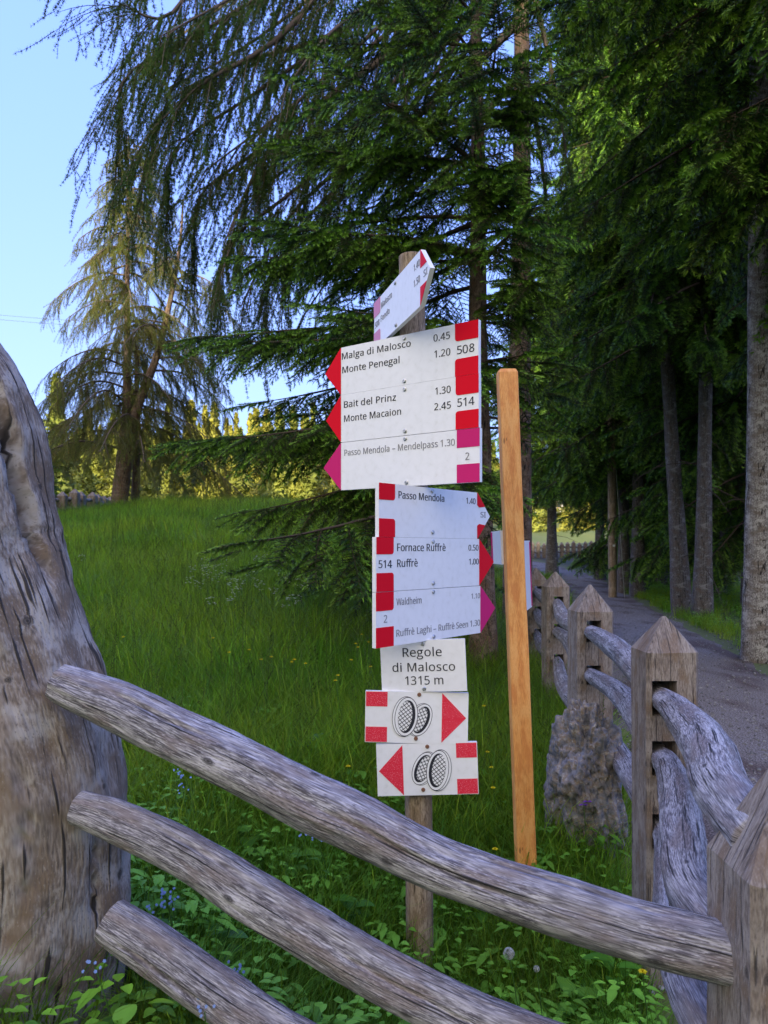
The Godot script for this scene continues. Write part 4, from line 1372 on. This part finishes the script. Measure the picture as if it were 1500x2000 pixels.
	rail(t, [W(0.81, -0.44, 2.36), W(0.803, -0.432, 2.2), W(0.76, -0.43, 1.95), W(0.69, -0.425, 1.65), W(0.62, -0.44, 1.42), W(0.585, -0.455, 1.2)], [0.03, 0.034, 0.045, 0.05, 0.05, 0.045], 21, [[0.15, 0.95, 3.6, 0.09, 0.018, 0.3], [0.1, 0.6, 4.4, 0.08, 0.014, 0.2]], 44)
	rail(t, [W(0.81, -0.62, 2.36), W(0.8, -0.605, 2.2), W(0.72, -0.6, 1.9), W(0.62, -0.61, 1.6), W(0.56, -0.625, 1.4), W(0.56, -0.64, 1.2)], [0.03, 0.035, 0.044, 0.046, 0.045, 0.042], 22, [[0.1, 0.95, 4.1, 0.09, 0.018, 0.2]], 44)
	rail(t, [W(0.81, -0.82, 2.36), W(0.8, -0.815, 2.2), W(0.7, -0.8, 1.9), W(0.6, -0.8, 1.6), W(0.555, -0.81, 1.4), W(0.55, -0.83, 1.2)], [0.028, 0.032, 0.036, 0.038, 0.038, 0.036], 23, [], 44)
	var hole := [[0.832, 2.3, -0.42, -0.6, -0.81], [0.975, 3.7, -0.385, -0.585, -0.8], [1.175, 5.3, -0.365, -0.55, -0.755], [1.372, 7.0, -0.375, -0.555, -0.755], [1.6, 8.9, -0.41, -0.6, -0.8]]
	for k in 4:
		for j in 3:
			var A: Array = hole[k]
			var C: Array = hole[k + 1]
			var bend := rng.randf_range(-0.03, 0.03)
			rail(t, [W(C[0] - 0.005, C[2 + j] - 0.005, C[1] + 0.04), W(C[0] - 0.01, C[2 + j], C[1] - 0.12), W(lerpf(A[0], C[0], 0.5) + bend, lerpf(A[2 + j], C[2 + j], 0.5) + bend, lerpf(A[1], C[1], 0.5)), W(A[0], A[2 + j] - 0.01, A[1] + 0.1), W(A[0], A[2 + j] - 0.01, A[1] + 0.04)], [0.028, 0.033, 0.043, 0.036, 0.03], 30 + k * 3 + j, [], 24)
	# the fence on the crest of the meadow
	t = thing("meadow_fence", "small grey post fence on the meadow crest beside the larch", "fence", Vector3(-9.0, gh(-9.0, -22.5), -22.5))
	var prev := Vector3.ZERO
	for q in [[60, 963, 22.2], [97, 957, 22.4], [122, 960, 22.7], [146, 955, 23.0], [158, 960, 23.6], [181, 961, 24.3], [191, 965, 25.0], [203, 968, 26.0], [214, 970, 27.0]]:
		var p := at(q[0], q[1], q[2])
		var g := gh(p.x, p.z)
		var hgt := maxf(p.y - g, 0.7)
		var b := prism(Vector2(0.125, 0.125), -0.3, hgt - 0.13, 0.13, 0.15, 0.006, int(q[0]), 2, 4)
		obj("post", b, mat.post, t, Vector3(p.x, g, p.z) - t.position)
		var here := Vector3(p.x, g + hgt, p.z)
		if prev != Vector3.ZERO:
			for dy in [0.24, 0.52]: obj("rail", log_mesh([prev - Vector3(0, dy, 0) - t.position, here.lerp(prev, 0.5) - Vector3(0, dy + 0.03, 0) - t.position, here - Vector3(0, dy, 0) - t.position], [0.05, 0.06, 0.05], 8, 10, int(q[0]), 0.05), mat.rail, t)
		prev = here
	# the fence where the path bends away
	t = thing("distant_fence", "dark row of fence posts far off where the path bends", "fence", Vector3(11.0, gh(11.0, -43.0), -43.0))
	prev = Vector3.ZERO
	for k in 17:
		var px := 1005.0 + 11.5 * k
		var d := 42.0 + 0.15 * k
		var p := at(px, 1080, d)
		var g := gh(p.x, p.z)
		obj("post", prism(Vector2(0.1, 0.1), -0.3, 0.75 + 0.05 * sin(k * 2.1), 0.13, 0.15, 0.006, k, 2, 3), mat.post, t, Vector3(p.x, g, p.z) - t.position)
		var here := Vector3(p.x, g + 0.8, p.z)
		if k: for dy in [0.2, 0.48]: obj("rail", log_mesh([prev - Vector3(0, dy, 0) - t.position, here.lerp(prev, 0.5) - Vector3(0, dy + 0.02, 0) - t.position, here - Vector3(0, dy, 0) - t.position], [0.045, 0.05, 0.045], 6, 8, k, 0.05), mat.rail, t)
		prev = here

func rock() -> void:
	var no := FastNoiseLite.new()
	no.seed = 3
	no.frequency = 1.0
	no.fractal_octaves = 2
	var ce := FastNoiseLite.new()
	ce.seed = 4
	ce.frequency = 9.0
	ce.fractal_type = FastNoiseLite.FRACTAL_NONE
	ce.noise_type = FastNoiseLite.TYPE_CELLULAR
	ce.cellular_return_type = FastNoiseLite.RETURN_DISTANCE
	var P := PackedVector3Array()
	var U := PackedVector2Array()
	for r in 121:
		var th := PI * r / 120.0
		for k in 161:
			var ph := TAU * (k % 160) / 160.0
			var d := Vector3(sin(th) * cos(ph), cos(th), sin(th) * sin(ph))
			var m := 1.0 + 0.4 * no.get_noise_3dv(d * 1.2) + 0.13 * no.get_noise_3dv(d * 3.0) + 0.03 * no.get_noise_3dv(d * 8.0)
			m += 0.16 * minf(0.0, ce.get_noise_3dv(d * 0.5) + 0.62) - 0.09 * smoothstep(0.1, 0.45, no.get_noise_3dv(d * 7.0 + Vector3(3, 1, 2)))
			P.append(Vector3(d.x * 0.14 * (1.0 - 0.3 * d.y), d.y * 0.24 * (1.0 if d.y > 0 else 1.7), d.z * 0.15 * (1.0 - 0.3 * d.y)) * m)
			U.append(Vector2(ph, th))
	var p := at(1150, 1490, 3.02)
	var t := thing("rock", "pitted grey tufa rock in the grass beside the fence", "rock", Vector3(p.x - 0.01, gh(p.x, p.z), p.z))
	var o := obj("stone", grid(P, 121, 161, U, 1.0), mat.rock, t, Vector3(0, p.y - gh(p.x, p.z) - 0.02, 0))
	o.rotation = Vector3(0.1, 0.6, 0.12)

# ------------------------------------------------------------------ far things
func house() -> void:
	var p := at(1054, 1085, 92.0)
	p.y = gh(p.x, p.z)
	var t := thing("house", "distant white house glimpsed beyond the wood past the path", "house", p)
	t.scale = Vector3.ONE * 0.6
	var b := B.new()
	boxm(b, Vector3(0, 2.4, 0), Vector3(9, 5.2, 7))
	obj("wall", b.mesh(), plain(Color(0.75, 0.72, 0.66), 0.9), t)
	b = B.new()
	for s in [-1.0, 1.0]: b.quad(Vector3(-5.2, 4.8, 4.2 * s), Vector3(5.2, 4.8, 4.2 * s), Vector3(5.2, 7.2, 0), Vector3(-5.2, 7.2, 0), Vector3(0, 0.86, 0.5 * s), Color.WHITE)
	for s in [-1.0, 1.0]: b.tri(Vector3(4.5 * s, 5.0, -3.5), Vector3(4.5 * s, 5.0, 3.5), Vector3(4.5 * s, 7.1, 0), Vector3(s, 0, 0), Color.WHITE)
	obj("roof", b.mesh(), plain(Color(0.2, 0.08, 0.05), 0.9), t)
	for k in 6:
		b = B.new()
		boxm(b, Vector3(-3.0 + 3.0 * (k % 3), 1.4 + 2.2 * (k / 3), 3.52), Vector3(0.9, 1.2, 0.08))
		var w := obj("window", b.mesh(), plain(Color(0.25, 0.14, 0.08), 0.6), t)
		b = B.new()
		boxm(b, Vector3(-3.0 + 3.0 * (k % 3), 1.4 + 2.2 * (k / 3), 3.565), Vector3(0.7, 1.0, 0.02))
		obj("pane", b.mesh(), plain(Color(0.03, 0.035, 0.04), 0.08), w)

func car(label: String, px: float, d: float, paint: Color, turn: float) -> void:
	var p := at(px, 1000, d)
	p.y = gh(p.x, p.z)
	var t := thing("parked_car", label, "car", p, "cars beyond the meadow crest")
	t.rotation.y = turn
	var m := plain(paint, 0.25, 0.5)
	m.clearcoat_enabled = true
	obj("body", extrude(PackedVector2Array([Vector2(-2.1, 0.3), Vector2(2.1, 0.3), Vector2(2.15, 0.75), Vector2(1.5, 0.95), Vector2(-1.9, 1.0), Vector2(-2.15, 0.8)]), -0.85, 0.85), m, t)
	obj("cabin", extrude(PackedVector2Array([Vector2(-1.85, 0.98), Vector2(1.3, 0.94), Vector2(0.6, 1.5), Vector2(-1.4, 1.52)]), -0.72, 0.72), m, t)
	for s in [-1.0, 1.0]:
		obj("window", extrude(PackedVector2Array([Vector2(-1.6, 1.04), Vector2(1.0, 1.02), Vector2(0.52, 1.43), Vector2(-1.32, 1.44)]), 0.0, 0.01), plain(Color(0.02, 0.02, 0.025), 0.1), t, Vector3(0, 0, 0.722 if s > 0 else -0.732))
		for x in [-1.35, 1.35]:
			var c := CylinderMesh.new()
			c.top_radius = 0.32
			c.bottom_radius = 0.32
			c.height = 0.2
			c.radial_segments = 20
			var w := obj("wheel", c, plain(Color(0.02, 0.02, 0.02), 0.9), t, Vector3(x, 0.32, 0.78 * s))
			w.rotation.x = PI / 2
			var h := CylinderMesh.new()
			h.top_radius = 0.19
			h.bottom_radius = 0.19
			h.height = 0.22
			h.radial_segments = 16
			obj("hub", h, mat.steel, w)

func far_tree(sd: int, tall: float, wide: float) -> ArrayMesh:
	var r := RandomNumberGenerator.new()
	r.seed = sd
	var b := B.new()
	b.tube([Vector3(0, -0.5, 0), Vector3(0, tall * 0.5, 0), Vector3(0, tall * 0.95, 0)], [tall * 0.02, tall * 0.013, 0.02], 5, Color(0.5, 0.32, 0.4))
	for k in 1500:
		var f := pow(r.randf(), 1.3)
		var a := r.randf() * TAU
		var rad := wide * (1.0 - f) * sqrt(r.randf()) * (0.75 + 0.35 * sin(f * 30.0))
		var p := Vector3(cos(a) * rad, tall * (0.06 + 0.94 * f) - rad * 0.25, sin(a) * rad)
		var o := Vector3(cos(a), 0.6, sin(a)).normalized()
		var s := Vector3(r.randf_range(-1, 1), r.randf_range(-1, 0.3), r.randf_range(-1, 1)).normalized() * tall * 0.036
		var u := s.cross(o).normalized() * tall * 0.013
		var g := r.randf_range(0.7, 1.3)
		b.tri(p - s - u, p - s * 0.6 + u, p + s, (o + Vector3(r.randf_range(-0.4, 0.4), 0.2, r.randf_range(-0.4, 0.4))).normalized(), Color(g, g, g))
	return b.mesh()

func far_wood() -> void:
	rng.seed = 55
	var ms := [far_tree(1, 7.0, 1.9), far_tree(2, 5.5, 1.8), far_tree(3, 8.5, 2.1)]
	var g := Node3D.new()
	g.name = "hillside_wood"
	add_child(g)
	tag(g, "sunlit yellow green larch wood covering the far hillside", "wood", "", "stuff")
	for v in 3:
		var xf := []
		var cs := []
		for k in 1000:
			var d := sqrt(lerpf(48.0 * 48.0, 200.0 * 200.0, pow(rng.randf(), 1.1)))
			var x := rng.randf_range(-0.75, 0.75) * d
			if d < 75.0 and x > d * 0.08 and x < d * 0.36: continue
			var s := rng.randf_range(0.5, 1.2)
			xf.append(Transform3D(Basis(Vector3.UP, rng.randf() * TAU).scaled(Vector3(s, s * rng.randf_range(0.8, 1.15), s)), Vector3(x, gh(x, -d), -d)))
			var y := rng.randf()
			cs.append(Color(0.42, 0.38, 0.06).lerp(Color(0.24, 0.28, 0.05), y) * rng.randf_range(0.75, 1.2))
		copies("trees", ms[v], mat.larch, xf, cs, g)

func utility_pole() -> void:
	var p := at(1197, 1165, 18.5)
	p.y = gh(p.x, p.z)
	var t := thing("utility_pole", "straight yellowish wooden utility pole at the wood's edge", "pole", p)
	obj("shaft", log_mesh([Vector3(0, -0.4, 0), Vector3(-0.03, 3.5, 0), Vector3(-0.06, 7.5, 0)], [0.1, 0.095, 0.08], 20, 16, 9, 0.02), planar(mat.pole, Vector3(2, 0.5, 2)), t)
	var b := B.new()
	b.tube([Vector3(0.25, 0.0, 0.1), Vector3(-0.02, 4.5, 0)], [0.008, 0.008], 5, Color.WHITE)
	obj("guy_wire", b.mesh(), mat.steel, t)
	b = B.new()
	boxm(b, Vector3(-0.005, 1.25, 0.1), Vector3(0.05, 0.05, 0.01))
	obj("number_plate", b.mesh(), mat.white, t)

func power_line() -> void:
	var t := thing("power_line", "two thin wires crossing the sky at the left edge", "wire", at(0, 620, 60.0))
	for k in 2:
		var b := B.new()
		var pts := []
		for i in 9: pts.append(at(-120 + 60.0 * i, 604 + 9 * k + 6.2 * i - 0.25 * i * i, 60.0) - t.position)
		var rad := []
		for i in 9: rad.append(0.012)
		b.tube(pts, rad, 4, Color.WHITE)
		obj("wire", b.mesh(), mat.branch, t)

func _ready() -> void:
	# --- camera
	var cam := Camera3D.new()
	cam.name = "camera"
	cam.near = 0.05
	cam.far = 900.0
	cam.projection = Camera3D.PROJECTION_FRUSTUM
	cam.size = 2.0 * 1000.0 / F * cam.near
	cam.frustum_offset = Vector2(0, (HOR - 1000.0) / F * cam.near)
	cam.position = Vector3(0, EYE, 0)
	add_child(cam)
	cam.current = true
	var lens := CameraAttributesPhysical.new()   # the small blur of a phone lens
	lens.frustum_near = 0.05
	lens.frustum_far = 900.0
	lens.frustum_focal_length = 26.5
	lens.frustum_focus_distance = 2.35
	lens.exposure_aperture = 9.0
	cam.attributes = lens
	# --- sky
	var env := Environment.new()
	env.background_mode = Environment.BG_SKY
	var sm := ProceduralSkyMaterial.new()
	sm.sky_top_color = lin(0.17, 0.3, 0.95)
	sm.sky_horizon_color = lin(0.38, 0.54, 0.9)
	sm.sky_curve = 0.25
	sm.sky_energy_multiplier = 1.0
	sm.ground_bottom_color = lin(0.1, 0.12, 0.06)
	sm.ground_horizon_color = lin(0.4, 0.42, 0.35)
	sm.sun_angle_max = 90.0
	sm.sun_curve = 0.88
	env.sky = Sky.new()
	env.sky.sky_material = sm
	env.tonemap_mode = Environment.TONE_MAPPER_LINEAR
	env.tonemap_exposure = 2.2
	env.sdfgi_enabled = true
	env.ssao_enabled = true
	env.ssil_enabled = true
	var we := WorldEnvironment.new()
	we.name = "world"
	we.environment = env
	add_child(we)
	# --- the low evening sun, behind the viewer's left shoulder and below the ridge
	var sun := DirectionalLight3D.new()
	sun.name = "sun"
	sun.light_color = Color(1.0, 0.95, 0.84)
	sun.light_energy = 1.6
	sun.light_angular_distance = 0.5
	sun.shadow_enabled = true
	add_child(sun)
	sun.look_at_from_position(Vector3(-0.35, 0.175, 0.92), Vector3.ZERO)

	rng.seed = 1
	materials()
	ground()
	far_wood()
	fences()
	signpost()
	stake()
	rock()
	utility_pole()
	house()
	car("red car roof showing above the meadow crest left of the larch", 182, 60.0, Color(0.4, 0.03, 0.02), 0.4)
	car("white car roof showing above the meadow crest right of the larch", 262, 61.0, Color(0.75, 0.75, 0.75), 0.3)
	power_line()
	trees()
	meadow()
	flowers_and_plants()

func G(px: float, d: float) -> Vector3:
	var x := (px - 750.0) / F * d
	return Vector3(x, gh(x, -d), -d)

func trees() -> void:
	var bright := []
	for k in 3: bright.append(spruce_spray(300 + k, Color(0.04, 0.095, 0.026), Color(0.22, 0.41, 0.045), 1.0))
	var dark := []
	for k in 2: dark.append(spruce_spray(310 + k, Color(0.04, 0.095, 0.026), Color(0.22, 0.41, 0.045), 1.6))
	spruce("young spruce with bright green shoot tips just behind the signpost", G(945, 6.5), 9.0, 0.115, 1.0, 2.35, bright, 1.1, 61, {"gap": 1.05, "right": 0.34, "taper": 0.95, "name": "spruce_tree", "group": "", "cut": 6.8, "step": 0.3, "boughs": [[2.9, PI - 0.12, 2.35, 0.16], [2.75, PI - 0.5, 2.0, 0.25], [2.1, PI - 0.1, 2.45, 0.22], [2.15, PI - 0.45, 2.1, 0.35], [1.75, PI - 0.3, 1.9, 0.5], [3.6, PI - 0.1, 1.9, 0.2], [3.55, PI - 0.55, 1.7, 0.2], [4.3, PI - 0.3, 1.5, 0.15], [3.1, 1.2, 1.0, 0.2], [3.9, 1.45, 0.9, 0.2], [4.6, 1.0, 0.9, 0.15]], "whorl": 5, "low": 0.0, "droop": 0.4, "bark": mat.bark_red, "lean": Vector3(-0.012, 0, 0)})
	# the wood on the right
	var w := [
		["pale grey spruce trunk standing at the right edge of the picture", 1485, 8.0, 17.0, 0.155, 6.3, 2.9, 0.0, 12],
		["spruce with slanting lichen spotted trunk, nearest left of pale trunk", 1335, 13.5, 19.0, 0.145, 6.2, 3.0, -0.06, 14],
		["straight grey spruce trunk just right of the slanting one", 1372, 12.8, 18.0, 0.135, 6.0, 2.8, 0.012, 12],
		["slim spruce trunk right of the utility pole", 1246, 19.0, 18.0, 0.16, 5.4, 3.0, 0.0, 10],
		["slim spruce trunk touching the utility pole from behind", 1218, 20.5, 18.0, 0.15, 5.2, 3.0, 0.0, 8],
		["broad dark spruce over the far bend of the path", 1078, 30.0, 14.0, 0.22, 4.9, 3.2, 0.0, 6],
		["shaded spruce deep in the wood between pole and slanting trunk", 1290, 24.0, 18.0, 0.18, 3.0, 3.2, 0.0, 8],
		["shaded spruce deep in the wood behind the straight grey trunk", 1400, 19.0, 18.0, 0.18, 3.2, 3.2, 0.0, 8],
		["spruce outside the right edge reaching boughs over the path", 1760, 6.2, 15.0, 0.2, 5.6, 3.0, 0.0, 4],
		["dark spruce left of the pole with boughs over the path", 1172, 27.0, 15.0, 0.18, 5.0, 2.8, 0.0, 6],
		["spruce in the back of the wood nearest the right edge", 1470, 15.0, 18.0, 0.18, 3.0, 3.2, 0.0, 8],
	]
	for k in w.size():
		var q: Array = w[k]
		spruce(q[0], G(q[1], q[2]), q[3], q[4], q[5] - 1.0, q[6], dark, 1.25 if q[2] < 16.0 else 1.7, 80 + k, {"cut": q[2] * 0.8 + 2.5, "step": 0.42, "whorl": 5, "low": -0.25, "droop": 0.5, "hang": 0.35, "dead": q[8], "lean": Vector3(q[7], 0, 0), "gap": 1.0, "bark": mat.bark_pale if k == 0 else mat.bark})
	for k in 16:
		var px := 1300.0 + 36.0 * k
		var d := 33.0 + fmod(k * 7.3, 13.0)
		spruce("shaded spruce in the dark back row of the wood", G(px, d), 16.0, 0.2, 0.6, 3.4, dark, 2.6, 120 + k, {"group": "back row of the wood", "cut": 14.0, "step": 0.7, "whorl": 5, "low": -0.2, "droop": 0.5, "hang": 0.3, "gap": 0.9})
	spruce("small dark spruce peeping out behind the leaning trunk post", G(66, 25.0), 3.9, 0.08, 0.1, 1.1, dark, 1.3, 150, {"group": "", "step": 0.3, "whorl": 5, "low": -0.1})
	# the larch on the crest
	var soft := []
	for k in 3: soft.append(larch_strand(330 + k, 0.42 + 0.13 * k, Color(0.21, 0.27, 0.075), Color(0.32, 0.32, 0.1), 1.6))
	var r := RandomNumberGenerator.new()
	r.seed = 5
	var base := G(226, 20.0)
	var H := 9.9
	var limbs := []
	for k in 84:
		var f := pow((k + 0.5) / 84.0, 0.85)
		var y := 1.5 + (H - 1.6) * f
		var az := k * 2.4 + r.randf_range(-0.4, 0.4)
		var L := (0.35 + 2.6 * pow(1.0 - f, 0.8)) * r.randf_range(0.75, 1.15)
		var x0 := 0.33 * f + (1.4 * clampf(y / 6.0, 0, 1) if k % 3 == 0 and y < 6.5 else 0.12)
		var p := Vector3(x0, y, 0)
		var o := Vector3(cos(az), 0, sin(az))
		limbs.append([[p, p + o * L * 0.35 + Vector3(0, 0.02 * L, 0), p + o * L * 0.7 - Vector3(0, 0.14 * L, 0), p + o * L - Vector3(0, 0.4 * L, 0)], 0.035])
	larch("tall drooping larch with several trunks standing on the meadow crest", base, [
		[[Vector3(0, -0.3, 0), Vector3(0.15, 1.3, 0), Vector3(0.28, 3.0, 0), Vector3(0.3, 6.0, 0), Vector3(0.33, H, 0)], 0.2, 0.02],
		[[Vector3(0.12, -0.3, 0.1), Vector3(0.32, 1.5, 0.15), Vector3(0.62, 2.9, 0.1), Vector3(1.1, 4.3, 0), Vector3(1.6, 6.6, 0), Vector3(1.75, 8.2, 0)], 0.19, 0.015],
		[[Vector3(0.35, -0.3, -0.4), Vector3(0.4, 1.5, -0.4), Vector3(0.45, 4.5, -0.3)], 0.13, 0.05]],
		limbs, soft, 0.8, 0.052, 9, Color(1, 1, 1), mat.bark_red, 0.42)
	# the great larch whose boughs hang over the meadow
	var fresh := []
	for k in 4: fresh.append(larch_strand(340 + k, 0.26 + 0.09 * k, Color(0.1, 0.2, 0.06), Color(0.17, 0.26, 0.075), 1.2))
	base = G(1010, 9.6)
	limbs = []
	var P := func(px: float, py: float, d: float) -> Vector3: return at(px, py, d) - base
	limbs.append([[P.call(1020, -150, 9.6), P.call(820, 60, 9.2), P.call(640, 190, 8.8), P.call(520, 300, 8.5), P.call(440, 470, 8.3)], 0.075])
	limbs.append([[P.call(1020, -420, 9.6), P.call(760, -180, 9.0), P.call(560, 60, 8.6), P.call(400, 160, 8.2), P.call(300, 250, 8.0)], 0.07])
	limbs.append([[P.call(1020, -600, 9.6), P.call(700, -330, 9.0), P.call(450, -120, 8.6), P.call(330, 30, 8.2), P.call(245, 10, 8.0)], 0.07])
	limbs.append([[P.call(1020, -500, 9.6), P.call(760, -300, 9.8), P.call(520, -60, 10.2), P.call(380, 50, 10.4), P.call(285, 110, 10.5)], 0.06])
	limbs.append([[P.call(1015, 40, 9.6), P.call(860, 190, 9.4), P.call(700, 300, 9.4), P.call(560, 430, 9.2), P.call(470, 600, 9.0)], 0.06])
	limbs.append([[P.call(1015, -60, 9.6), P.call(820, 120, 10.2), P.call(640, 260, 10.6), P.call(470, 330, 11.0), P.call(340, 400, 11.2)], 0.06])
	limbs.append([[P.call(1010, 150, 9.6), P.call(850, 330, 10.0), P.call(700, 470, 10.2), P.call(590, 620, 10.2)], 0.05])
	limbs.append([[P.call(1020, -300, 9.6), P.call(800, -60, 8.6), P.call(650, 60, 7.9), P.call(560, 170, 7.6)], 0.05])
	limbs.append([[P.call(1020, -100, 9.6), P.call(1060, 60, 9.9), P.call(1090, 200, 10.2), P.call(1110, 330, 10.4)], 0.05])
	limbs.append([[P.call(1020, 120, 9.6), P.call(1050, 260, 10.2), P.call(1070, 420, 10.4), P.call(1080, 520, 10.6)], 0.05])
	limbs.append([[P.call(1000, -700, 9.6), P.call(620, -420, 9.4), P.call(400, -190, 9.4), P.call(280, -70, 9.2)], 0.06])
	limbs.append([[P.call(1020, -240, 9.6), P.call(700, 40, 9.8), P.call(480, 120, 9.6), P.call(330, 200, 9.5), P.call(280, 330, 9.4)], 0.05])
	r.seed = 17
	for k in 7:
		var ex := r.randf_range(260, 640)
		var ey := r.randf_range(20, 420) if ex > 330 else r.randf_range(-40, 230)
		var dd := r.randf_range(7.6, 11.5)
		var sy := ey - r.randf_range(420, 640)
		limbs.append([[P.call(1015, sy, 9.6), P.call(lerpf(1015, ex, 0.35), lerpf(sy, ey, 0.42), lerpf(9.6, dd, 0.35)), P.call(lerpf(1015, ex, 0.7) + r.randf_range(-30, 30), lerpf(sy, ey, 0.78), lerpf(9.6, dd, 0.7)), P.call(ex, ey, dd)], 0.05])
	for q in [[430, 520, 8.4], [520, 560, 9.6], [380, 420, 9.0], [470, 440, 10.6], [560, 500, 8.6], [330, 330, 8.8], [235, 190, 8.3]]:
		var ex: float = q[0]
		var ey: float = q[1]
		limbs.append([[P.call(1015, ey - 620, 9.6), P.call(lerpf(1015, ex, 0.4), ey - 330, lerpf(9.6, q[2], 0.4)), P.call(lerpf(1015, ex, 0.75), ey - 150, lerpf(9.6, q[2], 0.75)), P.call(ex + 20, ey - 50, q[2]), P.call(ex, ey + 30, q[2])], 0.042])
	larch("great larch with long boughs hanging across the sky behind the young spruce", base, [
		[[Vector3(0, -0.3, 0), Vector3(0.02, 2.5, 0), Vector3(0.06, 6.0, 0), Vector3(0.05, 14.0, 0)], 0.2, 0.06]],
		limbs, fresh, 1.0, 0.08, 12, Color(1, 1, 1), mat.bark_red, 0.3)
